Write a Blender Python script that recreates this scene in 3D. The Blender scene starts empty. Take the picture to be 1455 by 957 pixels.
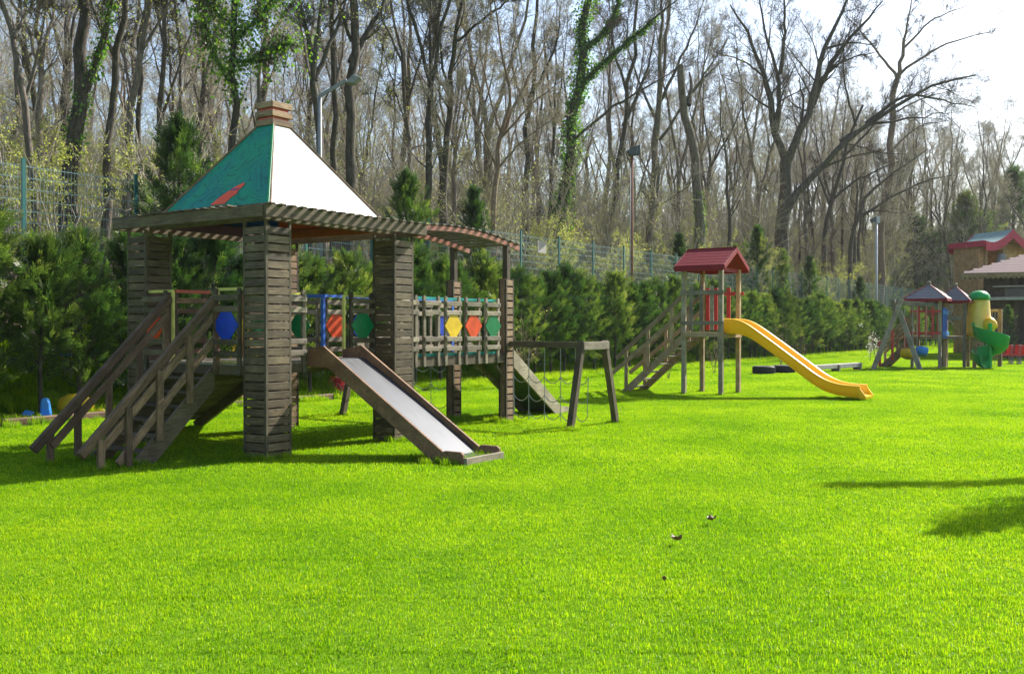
import bpy, bmesh, math, random
import numpy as np
from mathutils import Vector, Matrix

R = math.radians
random.seed(7)
scene = bpy.context.scene
COL = scene.collection

# ------------------------------------------------------------------ camera
cam_d = bpy.data.cameras.new("camera")
cam = bpy.data.objects.new("camera", cam_d)
COL.objects.link(cam)
cam.location = (0, 0, 1.65)
cam.rotation_euler = (R(90 - 0.5525), 0, 0)
cam_d.sensor_width = 36
cam_d.lens = 1400 / 1455 * 36
cam_d.clip_start = 0.1
cam_d.clip_end = 3000
scene.camera = cam

# ------------------------------------------------------------------ light
SUN_EL = 37.5
SX, SY = 0.765, 0.644
sdir = Vector((SX * math.cos(R(SUN_EL)), SY * math.cos(R(SUN_EL)), math.sin(R(SUN_EL))))
sun_d = bpy.data.lights.new("sun", 'SUN')
sun_d.energy = 5.0
sun_d.angle = R(0.5)
sun_d.color = (1.0, 0.95, 0.86)
sun = bpy.data.objects.new("sun", sun_d)
COL.objects.link(sun)
sun.rotation_euler = (-sdir).to_track_quat('-Z', 'Y').to_euler()
sun.location = (60, 60, 60)

world = bpy.data.worlds.new("World")
scene.world = world
world.use_nodes = True
wn = world.node_tree
wn.nodes.clear()
sky = wn.nodes.new("ShaderNodeTexSky")
sky.sky_type = 'NISHITA'
sky.sun_disc = False
sky.sun_elevation = R(SUN_EL)
sky.sun_rotation = math.atan2(SX, SY)
sky.air_density = 1.0
sky.dust_density = 1.6
sky.ozone_density = 1.0
bg = wn.nodes.new("ShaderNodeBackground")
bg.inputs[1].default_value = 0.11
wo = wn.nodes.new("ShaderNodeOutputWorld")
wn.links.new(sky.outputs[0], bg.inputs[0])
wn.links.new(bg.outputs[0], wo.inputs[0])

scene.view_settings.view_transform = 'Standard'
scene.view_settings.look = 'None'
scene.view_settings.exposure = 1.12
scene.view_settings.gamma = 1.0
scene.render.engine = 'CYCLES'
scene.cycles.use_denoising = True
scene.cycles.denoising_prefilter = 'ACCURATE'
scene.cycles.max_bounces = 7
scene.cycles.diffuse_bounces = 3
scene.cycles.glossy_bounces = 3
scene.cycles.transmission_bounces = 4
scene.cycles.transparent_max_bounces = 4
scene.cycles.caustics_reflective = False
scene.cycles.caustics_refractive = False

# ------------------------------------------------------------------ frame of the site
ANG = math.atan2(0.826, 0.563)
UX, UY = 0.563, 0.826          # along the hedge, away from the camera
VX, VY = -0.826, 0.563         # towards the hedge


def lam(d, px):
    """point on the line at perpendicular distance d from the camera (parallel to the hedge)"""
    r = (px - 727.5) / 1400.0
    Y = d / (VY + VX * r)
    return r * Y, Y


def sstep(a, b, x):
    t = np.clip((x - a) / (b - a), 0, 1)
    return t * t * (3 - 2 * t)


def gz(x, y):
    x = np.asarray(x, float); y = np.asarray(y, float)
    d = VX * x + VY * y
    hd = 2.3 * sstep(17.3, 19.6, d) + 0.15 * np.clip(d - 21, 0, 90)
    hy = 0.25 * np.clip(y - 84, 0, 90)
    k = 1.0
    h = np.maximum(hd, hy) + 0.0
    bump = 0.25 * np.sin(x * 0.21 + 1.3) * np.sin(y * 0.17) * sstep(19, 30, np.maximum(d, y - 62))
    return np.minimum(h, 16.5) + bump


# ------------------------------------------------------------------ tagging / linking
def tag(o, label=None, cat=None, group=None, kind=None):
    if label: o['label'] = label
    if cat: o['category'] = cat
    if group: o['group'] = group
    if kind: o['kind'] = kind
    return o


def thing(name, label, cat, loc=(0, 0, 0), rz=0.0, group=None):
    o = bpy.data.objects.new(name, None)
    o.empty_display_size = 0.2
    COL.objects.link(o)
    o.location = loc
    o.rotation_euler = (0, 0, rz)
    return tag(o, label, cat, group)


def link(name, me, parent=None, mat=None):
    o = bpy.data.objects.new(name, me)
    COL.objects.link(o)
    if parent is not None: o.parent = parent
    return o


# ------------------------------------------------------------------ materials
MATS = {}


def new_mat(name):
    m = bpy.data.materials.new(name)
    m.use_nodes = True
    nt = m.node_tree
    nt.nodes.clear()
    out = nt.nodes.new("ShaderNodeOutputMaterial")
    MATS[name] = m
    return m, nt, out


def nd(nt, t, **kw):
    n = nt.nodes.new(t)
    for k, v in kw.items():
        setattr(n, k, v)
    return n


def ramp(nt, fac, stops):
    r = nd(nt, "ShaderNodeValToRGB")
    el = r.color_ramp.elements
    while len(el) > 1: el.remove(el[-1])
    el[0].position = stops[0][0]; el[0].color = (*stops[0][1], 1)
    for p, c in stops[1:]:
        e = el.new(p); e.color = (*c, 1)
    nt.links.new(fac, r.inputs[0])
    return r.outputs[0]


def noise(nt, vec, scale, detail=4, rough=0.6, dist=0.0):
    n = nd(nt, "ShaderNodeTexNoise")
    n.inputs["Scale"].default_value = scale
    n.inputs["Detail"].default_value = detail
    n.inputs["Roughness"].default_value = rough
    n.inputs["Distortion"].default_value = dist
    if vec is not None: nt.links.new(vec, n.inputs["Vector"])
    return n.outputs[0]


def mixc(nt, fac, a, b, mode='MIX'):
    n = nd(nt, "ShaderNodeMix", data_type='RGBA', blend_type=mode)
    for s, v in ((0, fac), (6, a), (7, b)):
        if isinstance(v, (int, float)): n.inputs[s].default_value = v
        elif isinstance(v, tuple): n.inputs[s].default_value = (*v, 1)
        else: nt.links.new(v, n.inputs[s])
    return n.outputs[2]


def mth(nt, op, a, b=None):
    n = nd(nt, "ShaderNodeMath", operation=op)
    for s, v in ((0, a), (1, b)):
        if v is None: continue
        if isinstance(v, (int, float)): n.inputs[s].default_value = v
        else: nt.links.new(v, n.inputs[s])
    return n.outputs[0]


def wood(name, dark, mid, light, axis=0, rough=0.75, moss=0.0, stretch=14.0, fade=None, bump=0.5):
    m, nt, out = new_mat(name)
    tc = nd(nt, "ShaderNodeTexCoord")
    oi = nd(nt, "ShaderNodeObjectInfo")
    off = nd(nt, "ShaderNodeVectorMath", operation='ADD')
    mul = nd(nt, "ShaderNodeVectorMath", operation='SCALE'); mul.inputs[3].default_value = 37.0
    cmb = nd(nt, "ShaderNodeCombineXYZ")
    for i in range(3): nt.links.new(oi.outputs["Random"], cmb.inputs[i])
    nt.links.new(cmb.outputs[0], mul.inputs[0])
    nt.links.new(tc.outputs["Object"], off.inputs[0])
    nt.links.new(mul.outputs[0], off.inputs[1])
    mp = nd(nt, "ShaderNodeMapping")
    sc = [stretch] * 3; sc[axis] = stretch * 0.08
    mp.inputs["Scale"].default_value = sc
    nt.links.new(off.outputs[0], mp.inputs[0])
    g = noise(nt, mp.outputs[0], 4.0, 6, 0.65, 0.6)
    col = ramp(nt, g, [(0.26, dark), (0.52, mid), (0.76, light)])
    b = noise(nt, off.outputs[0], 3.0, 4, 0.7)
    bl = ramp(nt, b, [(0.35, (0.62, 0.6, 0.58)), (0.68, (1.12, 1.12, 1.1))])
    col = mixc(nt, 1.0, col, bl, 'MULTIPLY')
    rr = ramp(nt, oi.outputs["Random"], [(0.0, (0.62, 0.60, 0.58)), (0.5, (0.95, 0.92, 0.88)), (1.0, (1.34, 1.30, 1.22))])
    col = mixc(nt, 1.0, col, rr, 'MULTIPLY')
    if moss > 0:
        mo = noise(nt, off.outputs[0], 6.0, 5, 0.7)
        mf = mth(nt, 'MULTIPLY', ramp(nt, mo, [(0.5, (0, 0, 0)), (0.7, (1, 1, 1))]), moss)
        col = mixc(nt, mf, col, (0.075, 0.10, 0.03))
    # knots
    vo = nd(nt, "ShaderNodeTexVoronoi"); vo.inputs["Scale"].default_value = 1.0
    mp2 = nd(nt, "ShaderNodeMapping"); s2 = [5.5] * 3; s2[axis] = 3.2
    mp2.inputs["Scale"].default_value = s2
    nt.links.new(off.outputs[0], mp2.inputs[0]); nt.links.new(mp2.outputs[0], vo.inputs["Vector"])
    kf = ramp(nt, vo.outputs["Distance"], [(0.06, (0.35, 0.33, 0.3)), (0.13, (1, 1, 1))])
    col = mixc(nt, 0.5, col, kf, 'MULTIPLY')
    p = nd(nt, "ShaderNodeBsdfPrincipled")
    nt.links.new(col, p.inputs["Base Color"])
    p.inputs["Roughness"].default_value = rough
    p.inputs["Specular IOR Level"].default_value = 0.35
    bp = nd(nt, "ShaderNodeBump"); bp.inputs["Strength"].default_value = bump; bp.inputs["Distance"].default_value = 0.004
    nt.links.new(g, bp.inputs["Height"]); nt.links.new(bp.outputs[0], p.inputs["Normal"])
    nt.links.new(p.outputs[0], out.inputs[0])
    return m


def paint(name, col, rough=0.45, wear=0.25, wearcol=None, scale=6.0, spec=0.5, transl=0.0, metal=0.0, coat=0.0):
    m, nt, out = new_mat(name)
    tc = nd(nt, "ShaderNodeTexCoord")
    n1 = noise(nt, tc.outputs["Object"], scale, 6, 0.7)
    n2 = noise(nt, tc.outputs["Object"], scale * 9, 3, 0.6)
    v = ramp(nt, n1, [(0.3, tuple(c * (1 - wear) for c in col)), (0.7, tuple(min(1, c * (1 + wear * 0.5)) for c in col))])
    if wearcol:
        wf = mth(nt, 'MULTIPLY', ramp(nt, n2, [(0.6, (0, 0, 0)), (0.72, (1, 1, 1))]), ramp(nt, n1, [(0.5, (0, 0, 0)), (0.7, (1, 1, 1))]))
        v = mixc(nt, wf, v, wearcol)
    p = nd(nt, "ShaderNodeBsdfPrincipled")
    nt.links.new(v, p.inputs["Base Color"])
    p.inputs["Roughness"].default_value = rough
    p.inputs["Specular IOR Level"].default_value = spec
    p.inputs["Metallic"].default_value = metal
    p.inputs["Coat Weight"].default_value = coat
    bp = nd(nt, "ShaderNodeBump"); bp.inputs["Strength"].default_value = 0.15; bp.inputs["Distance"].default_value = 0.003
    nt.links.new(n2, bp.inputs["Height"]); nt.links.new(bp.outputs[0], p.inputs["Normal"])
    if transl > 0:
        t = nd(nt, "ShaderNodeBsdfTranslucent"); nt.links.new(v, t.inputs[0])
        mx = nd(nt, "ShaderNodeMixShader"); mx.inputs[0].default_value = transl
        nt.links.new(p.outputs[0], mx.inputs[1]); nt.links.new(t.outputs[0], mx.inputs[2])
        nt.links.new(mx.outputs[0], out.inputs[0])
    else:
        nt.links.new(p.outputs[0], out.inputs[0])
    return m


def leafy(name, dcols, tcols, tfac=0.45, gloss=0.05, world_scale=0.0, rnd=0.3, groughness=0.45):
    """thin leaf material: diffuse + translucent + a little gloss; per-leaf tint from attribute 'tint'"""
    m, nt, out = new_mat(name)
    at = nd(nt, "ShaderNodeAttribute"); at.attribute_name = "tint"
    fac = at.outputs["Fac"]
    oi = nd(nt, "ShaderNodeObjectInfo")
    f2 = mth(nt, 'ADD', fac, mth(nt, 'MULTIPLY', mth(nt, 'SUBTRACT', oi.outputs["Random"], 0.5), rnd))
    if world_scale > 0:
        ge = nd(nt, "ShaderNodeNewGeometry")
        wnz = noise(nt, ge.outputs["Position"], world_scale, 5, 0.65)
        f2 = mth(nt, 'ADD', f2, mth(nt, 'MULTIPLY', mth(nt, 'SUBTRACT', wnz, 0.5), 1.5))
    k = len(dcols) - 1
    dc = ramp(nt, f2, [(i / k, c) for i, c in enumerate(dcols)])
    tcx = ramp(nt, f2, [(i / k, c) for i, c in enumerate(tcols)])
    d = nd(nt, "ShaderNodeBsdfDiffuse"); nt.links.new(dc, d.inputs[0])
    t = nd(nt, "ShaderNodeBsdfTranslucent"); nt.links.new(tcx, t.inputs[0])
    mx = nd(nt, "ShaderNodeMixShader"); mx.inputs[0].default_value = tfac
    nt.links.new(d.outputs[0], mx.inputs[1]); nt.links.new(t.outputs[0], mx.inputs[2])
    g = nd(nt, "ShaderNodeBsdfGlossy"); g.inputs["Roughness"].default_value = groughness
    g.inputs[0].default_value = (1, 1, 1, 1)
    mg = nd(nt, "ShaderNodeMixShader"); mg.inputs[0].default_value = gloss
    nt.links.new(mx.outputs[0], mg.inputs[1]); nt.links.new(g.outputs[0], mg.inputs[2])
    nt.links.new(mg.outputs[0], out.inputs[0])
    return m


def bark(name, a, b, c, scale=6.0, moss=0.0, mosscol=(0.10, 0.12, 0.02)):
    m, nt, out = new_mat(name)
    tc = nd(nt, "ShaderNodeTexCoord"); oi = nd(nt, "ShaderNodeObjectInfo")
    mp = nd(nt, "ShaderNodeMapping"); mp.inputs["Scale"].default_value = (1, 1, 0.18)
    nt.links.new(tc.outputs["Object"], mp.inputs[0])
    n1 = noise(nt, mp.outputs[0], scale * 2.5, 8, 0.75, 0.5)
    n2 = noise(nt, tc.outputs["Object"], scale * 0.15, 3, 0.6)
    col = ramp(nt, n1, [(0.35, a), (0.5, b), (0.68, c)])
    rr = ramp(nt, oi.outputs["Random"], [(0, (0.75, 0.75, 0.75)), (1, (1.25, 1.2, 1.15))])
    col = mixc(nt, 1.0, col, rr, 'MULTIPLY')
    if moss > 0:
        mf = mth(nt, 'MULTIPLY', ramp(nt, n2, [(0.5, (0, 0, 0)), (0.64, (1, 1, 1))]), moss)
        col = mixc(nt, mf, col, mosscol)
    p = nd(nt, "ShaderNodeBsdfPrincipled"); nt.links.new(col, p.inputs["Base Color"])
    p.inputs["Roughness"].default_value = 0.9; p.inputs["Specular IOR Level"].default_value = 0.2
    bp = nd(nt, "ShaderNodeBump"); bp.inputs["Strength"].default_value = 0.9; bp.inputs["Distance"].default_value = 0.03
    nt.links.new(n1, bp.inputs["Height"]); nt.links.new(bp.outputs[0], p.inputs["Normal"])
    nt.links.new(p.outputs[0], out.inputs[0])
    return m


W_SLAT = wood("slat_wood", (0.055, 0.038, 0.022), (0.125, 0.094, 0.058), (0.27, 0.215, 0.145), 0, rough=0.6, moss=0.15, bump=0.25)
W_SLAT_WARM = wood("slat_wood_warm", (0.14, 0.085, 0.05), (0.30, 0.205, 0.13), (0.46, 0.34, 0.24), 0)
W_DARK = wood("dark_wood", (0.065, 0.048, 0.03), (0.135, 0.105, 0.068), (0.23, 0.185, 0.128), 0, moss=0.3)
W_DARKV = wood("dark_wood_upright", (0.045, 0.034, 0.022), (0.10, 0.082, 0.055), (0.19, 0.16, 0.115), 2, moss=0.2)
W_RAIL = wood("handrail_wood", (0.09, 0.055, 0.034), (0.20, 0.13, 0.082), (0.36, 0.25, 0.17), 0)
W_SLIDE = wood("slide_wood", (0.12, 0.065, 0.035), (0.24, 0.14, 0.08), (0.38, 0.25, 0.16), 0)
W_GREY = wood("grey_wood", (0.16, 0.135, 0.095), (0.29, 0.255, 0.195), (0.42, 0.38, 0.31), 0)
W_GREYV = wood("grey_wood_upright", (0.15, 0.12, 0.08), (0.27, 0.235, 0.175), (0.40, 0.36, 0.29), 2)
W_TAN = wood("tan_wood", (0.20, 0.135, 0.075), (0.37, 0.265, 0.165), (0.50, 0.39, 0.27), 0)
W_TANV = wood("tan_wood_upright", (0.13, 0.085, 0.05), (0.25, 0.18, 0.12), (0.36, 0.28, 0.2), 2)
W_CLAD = wood("cladding_wood", (0.38, 0.21, 0.10), (0.62, 0.40, 0.21), (0.75, 0.55, 0.34), 0, stretch=6)
W_BROWN = wood("brown_siding", (0.06, 0.040, 0.034), (0.10, 0.066, 0.056), (0.14, 0.10, 0.085), 2, stretch=5)
P_RED = paint("red_paint", (0.50, 0.035, 0.035), wear=0.3, wearcol=(0.2, 0.1, 0.07))
P_ROOFRED = paint("roof_red", (0.22, 0.014, 0.020), rough=0.7, wear=0.2, spec=0.25)
P_BLUE = paint("blue_paint", (0.012, 0.075, 0.62), wear=0.25, transl=0.25)
P_BLUEBAR = paint("blue_bar", (0.02, 0.13, 0.55), wear=0.25)
P_LBLUE = paint("light_blue_paint", (0.03, 0.24, 0.66), wear=0.2)
P_ORANGE = paint("orange_paint", (0.85, 0.10, 0.015), wear=0.25, transl=0.3)
P_GREEN = paint("green_paint", (0.0, 0.26, 0.085), wear=0.25, transl=0.35)
P_YELLOW = paint("yellow_paint", (0.85, 0.58, 0.02), wear=0.25, transl=0.25)
P_YBAR = paint("yellow_bar", (0.66, 0.60, 0.14), wear=0.3)
P_TEAL = paint("teal_bar", (0.0, 0.30, 0.26), wear=0.2)
P_REDBAR = paint("red_bar", (0.55, 0.09, 0.05), wear=0.3)
P_PURPLE = paint("purple_board", (0.12, 0.04, 0.24), wear=0.3)
P_REDRAIL = paint("red_brown_rail", (0.36, 0.13, 0.09), wear=0.35)
P_PATCH = paint("red_patch", (0.98, 0.09, 0.005), wear=0.1)
P_REDBROWN = paint("red_brown_board", (0.36, 0.085, 0.035), wear=0.35)
P_WHITE = paint("white_panel", (0.80, 0.76, 0.70), rough=0.5, wear=0.05, scale=2.0)
P_PLAST_Y = paint("yellow_plastic", (0.90, 0.56, 0.008), rough=0.3, wear=0.12, spec=0.5, scale=1.5, coat=0.15, transl=0.15)
P_PLAST_G = paint("green_plastic", (0.0, 0.30, 0.06), rough=0.35, wear=0.2, spec=0.35, scale=2)
P_PEAR = paint("pale_yellow_plastic", (0.86, 0.56, 0.07), rough=0.3, wear=0.35, wearcol=(0.7, 0.6, 0.45), scale=1.4, spec=0.6)
P_CHAIN = paint("chain_steel", (0.40, 0.39, 0.37), rough=0.4, wear=0.3, metal=0.6)
P_RUST = paint("rusty_steel", (0.20, 0.07, 0.04), rough=0.8, wear=0.4, scale=3)
P_STEEL = paint("pole_steel", (0.24, 0.25, 0.26), rough=0.6, wear=0.25, metal=0.0, spec=0.3)
P_POLE = paint("pale_pole", (0.5, 0.52, 0.54), rough=0.5, wear=0.1)
P_MOSSY = paint("mossy_board", (0.07, 0.13, 0.03), rough=0.8, wear=0.5, scale=3)
P_DARKSTEEL = paint("dark_lamp_steel", (0.05, 0.06, 0.08), rough=0.4, wear=0.2)
P_FENCE = paint("fence_green", (0.012, 0.13, 0.115), rough=0.4, wear=0.15)
P_WIRE = paint("fence_wire", (0.22, 0.34, 0.33), rough=0.4, wear=0.15, metal=0.3)
P_TYRE = paint("tyre_rubber", (0.018, 0.018, 0.02), rough=0.7, wear=0.3)
P_MAROON = paint("maroon_fascia", (0.45, 0.02, 0.06), rough=0.5, wear=0.35, wearcol=(0.7, 0.5, 0.5), scale=1.5)
P_TEALROOF = paint("teal_roofing", (0.17, 0.30, 0.27), rough=0.45, wear=0.35, scale=1.2)
P_SHINGLE = paint("shingle_felt", (0.19, 0.125, 0.125), rough=0.9, wear=0.2, scale=3)
P_SLATE = paint("grey_roof_board", (0.15, 0.135, 0.135), rough=0.28, wear=0.2, scale=4, spec=0.7)
P_GLASS = paint("dark_window", (0.03, 0.035, 0.045), rough=0.15, wear=0.2)
P_CONC = paint("weathered_board", (0.40, 0.37, 0.33), rough=0.85, wear=0.3, scale=4)


def roof_canvas():
    m, nt, out = new_mat("green_swirl_panel")
    tc = nd(nt, "ShaderNodeTexCoord")
    n1 = noise(nt, tc.outputs["Object"], 1.6, 2, 0.5, 1.5)
    wv = nd(nt, "ShaderNodeTexNoise"); wv.inputs["Scale"].default_value = 1.5; wv.inputs["Detail"].default_value = 1
    wv.inputs["Distortion"].default_value = 2.2
    nt.links.new(tc.outputs["Object"], wv.inputs["Vector"])
    s = mth(nt, 'SINE', mth(nt, 'MULTIPLY', wv.outputs[0], 60.0))
    lines = ramp(nt, s, [(0.0, (0, 0, 0)), (0.45, (0, 0, 0)), (0.95, (1, 1, 1))])
    base = ramp(nt, n1, [(0.35, (0.0, 0.30, 0.24)), (0.65, (0.0, 0.38, 0.19))])
    col = mixc(nt, mth(nt, 'MULTIPLY', lines, 0.55), base, (0.0, 0.12, 0.075))
    p = nd(nt, "ShaderNodeBsdfPrincipled"); nt.links.new(col, p.inputs["Base Color"]); p.inputs["Roughness"].default_value = 0.45
    t = nd(nt, "ShaderNodeBsdfTranslucent"); nt.links.new(col, t.inputs[0])
    mx = nd(nt, "ShaderNodeMixShader"); mx.inputs[0].default_value = 0.25
    nt.links.new(p.outputs[0], mx.inputs[1]); nt.links.new(t.outputs[0], mx.inputs[2])
    nt.links.new(mx.outputs[0], out.inputs[0])
    return m


P_CANVAS = roof_canvas()


def slide_metal():
    m, nt, out = new_mat("slide_steel")
    tc = nd(nt, "ShaderNodeTexCoord")
    mp = nd(nt, "ShaderNodeMapping"); mp.inputs["Scale"].default_value = (30, 1.0, 1)
    nt.links.new(tc.outputs["Object"], mp.inputs[0])
    n = noise(nt, mp.outputs[0], 3, 5, 0.7)
    p = nd(nt, "ShaderNodeBsdfPrincipled")
    nt.links.new(ramp(nt, n, [(0.3, (0.09, 0.093, 0.10)), (0.7, (0.125, 0.13, 0.14))]), p.inputs["Base Color"])
    p.inputs["Metallic"].default_value = 0.85
    nt.links.new(ramp(nt, n, [(0.3, (0.42,) * 3), (0.7, (0.58,) * 3)]), p.inputs["Roughness"])
    nt.links.new(p.outputs[0], out.inputs[0])
    return m


P_METAL = slide_metal()

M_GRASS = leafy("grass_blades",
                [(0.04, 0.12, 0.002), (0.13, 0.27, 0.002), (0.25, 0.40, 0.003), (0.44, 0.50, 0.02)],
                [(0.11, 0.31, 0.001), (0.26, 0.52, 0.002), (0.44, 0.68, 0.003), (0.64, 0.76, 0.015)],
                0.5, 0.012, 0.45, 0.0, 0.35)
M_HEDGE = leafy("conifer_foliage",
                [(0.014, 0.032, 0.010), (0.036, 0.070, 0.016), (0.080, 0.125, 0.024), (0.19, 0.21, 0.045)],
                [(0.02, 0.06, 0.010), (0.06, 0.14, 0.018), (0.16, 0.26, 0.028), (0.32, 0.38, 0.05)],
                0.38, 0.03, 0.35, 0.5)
M_IVY = leafy("ivy_foliage",
              [(0.03, 0.08, 0.014), (0.07, 0.16, 0.02), (0.14, 0.27, 0.025)],
              [(0.08, 0.24, 0.01), (0.18, 0.42, 0.015), (0.34, 0.58, 0.02)], 0.45, 0.03, 0.0, 0.2, 0.4)
M_BUD = leafy("spring_leaves",
              [(0.20, 0.21, 0.06), (0.30, 0.33, 0.08), (0.42, 0.44, 0.11)],
              [(0.38, 0.42, 0.07), (0.50, 0.55, 0.09), (0.62, 0.66, 0.12)], 0.5, 0.02, 0.0, 0.3)
M_SHRUB = leafy("shrub_leaves",
                [(0.12, 0.20, 0.015), (0.20, 0.32, 0.02), (0.34, 0.42, 0.03)],
                [(0.32, 0.55, 0.02), (0.46, 0.72, 0.03), (0.60, 0.76, 0.05)], 0.55, 0.03, 0.0, 0.3)
M_PINK = leafy("pink_blossom", [(0.5, 0.28, 0.32), (0.7, 0.45, 0.48), (0.75, 0.6, 0.6)], [(0.5, 0.3, 0.33), (0.6, 0.4, 0.45), (0.7, 0.5, 0.5)], 0.4, 0.02, 0, 0.2)
M_WHITEB = leafy("white_blossom", [(0.7, 0.66, 0.55), (0.78, 0.75, 0.66), (0.8, 0.8, 0.74)], [(0.6, 0.6, 0.5), (0.6, 0.6, 0.5), (0.7, 0.7, 0.6)], 0.4, 0.02, 0, 0.2)
M_REDF = leafy("red_flowers", [(0.35, 0.01, 0.03), (0.55, 0.02, 0.06), (0.7, 0.05, 0.1)], [(0.4, 0.01, 0.03), (0.6, 0.02, 0.05), (0.7, 0.05, 0.1)], 0.4, 0.02, 0, 0.2)
M_DRY = leafy("dry_leaves", [(0.16, 0.08, 0.04), (0.30, 0.16, 0.08), (0.45, 0.28, 0.16)], [(0.2, 0.1, 0.04), (0.3, 0.15, 0.07), (0.4, 0.2, 0.1)], 0.25, 0.03, 0, 0.2)
B_DARK = bark("dark_bark", (0.03, 0.026, 0.022), (0.078, 0.067, 0.056), (0.17, 0.15, 0.125), moss=0.3, mosscol=(0.08, 0.09, 0.02))
B_BROWN = bark("brown_bark", (0.07, 0.058, 0.047), (0.16, 0.135, 0.11), (0.28, 0.24, 0.20))
B_PALE = bark("pale_bark", (0.12, 0.08, 0.06), (0.22, 0.16, 0.12), (0.34, 0.26, 0.20))
B_TWIG = bark("twig_bark", (0.24, 0.21, 0.165), (0.37, 0.33, 0.265), (0.50, 0.455, 0.37), scale=2)
B_TWIGD = bark("dark_twig_bark", (0.05, 0.042, 0.035), (0.10, 0.086, 0.07), (0.17, 0.15, 0.125), scale=2)

# ------------------------------------------------------------------ mesh helpers
_cache = {}


def cbox(L, w, h, mat, c=0.004):
    key = (round(L, 3), round(w, 3), round(h, 3), mat.name, c)
    if key in _cache: return _cache[key]
    bm = bmesh.new()
    bmesh.ops.create_cube(bm, size=1.0)
    bmesh.ops.scale(bm, vec=(L, w, h), verts=bm.verts)
    if c > 0:
        bmesh.ops.bevel(bm, geom=bm.edges[:], offset=min(c, min(L, w, h) * 0.3), segments=1, affect='EDGES')
    me = bpy.data.meshes.new("board")
    bm.to_mesh(me); bm.free()
    me.materials.append(mat)
    _cache[key] = me
    return me


def frame(a, b, up=(0, 0, 1)):
    a = Vector(a); b = Vector(b)
    x = (b - a); L = x.length; x = x / L
    up = Vector(up)
    if abs(x.dot(up)) > 0.99: up = Vector((0, 1, 0)) if abs(x.y) < 0.9 else Vector((1, 0, 0))
    y = up.cross(x).normalized()
    z = x.cross(y)
    M = Matrix((x, y, z)).transposed().to_4x4()
    M.translation = (a + b) / 2
    return M, L


def plank(name, a, b, w, h, mat, parent, up=(0, 0, 1), c=0.004, jit=0.0):
    """box from a to b; w across, h along 'up'"""
    M, L = frame(a, b, up)
    o = link(name, cbox(L, w, h, mat, c), parent)
    if jit:
        M = M @ Matrix.Rotation(random.uniform(-jit, jit), 4, 'X') @ Matrix.Rotation(random.uniform(-jit, jit) * 0.5, 4, 'Y')
    o.matrix_local = M
    return o


class MB:
    def __init__(s): s.v = []; s.f = []; s.m = []

    def box(s, x0, x1, y0, y1, z0, z1, mi=0):
        n = len(s.v)
        s.v += [(x, y, z) for x in (x0, x1) for y in (y0, y1) for z in (z0, z1)]
        for q in ((0, 1, 3, 2), (4, 6, 7, 5), (0, 4, 5, 1), (2, 3, 7, 6), (0, 2, 6, 4), (1, 5, 7, 3)):
            s.f.append(tuple(n + i for i in q)); s.m.append(mi)
        return s

    def bar(s, a, b, w, h, up=(0, 0, 1), mi=0):
        M, L = frame(a, b, up)
        n = len(s.v)
        for x in (-L / 2, L / 2):
            for y in (-w / 2, w / 2):
                for z in (-h / 2, h / 2):
                    s.v.append(tuple(M @ Vector((x, y, z))))
        for q in ((0, 1, 3, 2), (4, 6, 7, 5), (0, 4, 5, 1), (2, 3, 7, 6), (0, 2, 6, 4), (1, 5, 7, 3)):
            s.f.append(tuple(n + i for i in q)); s.m.append(mi)
        return s

    def tube(s, pts, rad, k=8, mi=0, cap=True):
        P = np.array(pts, float)
        rad = np.broadcast_to(np.array(rad, float), (len(P),))
        V, F = tubes(P[None], rad[None], k)
        n = len(s.v)
        s.v += [tuple(x) for x in V]
        for q in F: s.f.append(tuple(int(i) + n for i in q)); s.m.append(mi)
        if cap:
            s.f.append(tuple(n + i for i in range(k))[::-1]); s.m.append(mi)
            m = n + (len(P) - 1) * k
            s.f.append(tuple(m + i for i in range(k))); s.m.append(mi)
        return s

    def poly(s, pts, mi=0):
        n = len(s.v); s.v += [tuple(p) for p in pts]
        s.f.append(tuple(range(n, n + len(pts)))); s.m.append(mi); return s

    def prism(s, pts, off, mi=0):
        """closed prism: polygon pts swept by vector off"""
        n = len(s.v); k = len(pts); off = Vector(off)
        s.v += [tuple(p) for p in pts] + [tuple(Vector(p) + off) for p in pts]
        s.f.append(tuple(n + i for i in range(k))[::-1]); s.m.append(mi)
        s.f.append(tuple(n + k + i for i in range(k))); s.m.append(mi)
        for i in range(k):
            j = (i + 1) % k
            s.f.append((n + i, n + j, n + k + j, n + k + i)); s.m.append(mi)
        return s

    def lathe(s, prof, k=20, c=(0, 0), mi=0):
        n = len(s.v); m = len(prof)
        for r, z in prof:
            for i in range(k):
                a = 2 * math.pi * i / k
                s.v.append((c[0] + r * math.cos(a), c[1] + r * math.sin(a), z))
        for j in range(m - 1):
            for i in range(k):
                s.f.append((n + j * k + i, n + j * k + (i + 1) % k, n + (j + 1) * k + (i + 1) % k, n + (j + 1) * k + i)); s.m.append(mi)
        return s

    def mesh(s, name, mats, smooth=False):
        me = bpy.data.meshes.new(name)
        me.from_pydata(s.v, [], s.f)
        if not isinstance(mats, (list, tuple)): mats = [mats]
        for m in mats: me.materials.append(m)
        if len(mats) > 1: me.polygons.foreach_set("material_index", s.m)
        bm = bmesh.new(); bm.from_mesh(me)
        bmesh.ops.recalc_face_normals(bm, faces=bm.faces); bm.to_mesh(me); bm.free()
        if smooth: me.polygons.foreach_set("use_smooth", [True] * len(me.polygons))
        return me

    def build(s, name, mats, parent=None, smooth=False, bevel=0.0):
        o = link(name, s.mesh(name, mats, smooth), parent)
        if bevel:
            b = o.modifiers.new("bevel", 'BEVEL'); b.width = bevel; b.segments = 1; b.limit_method = 'ANGLE'
        return o


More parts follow.
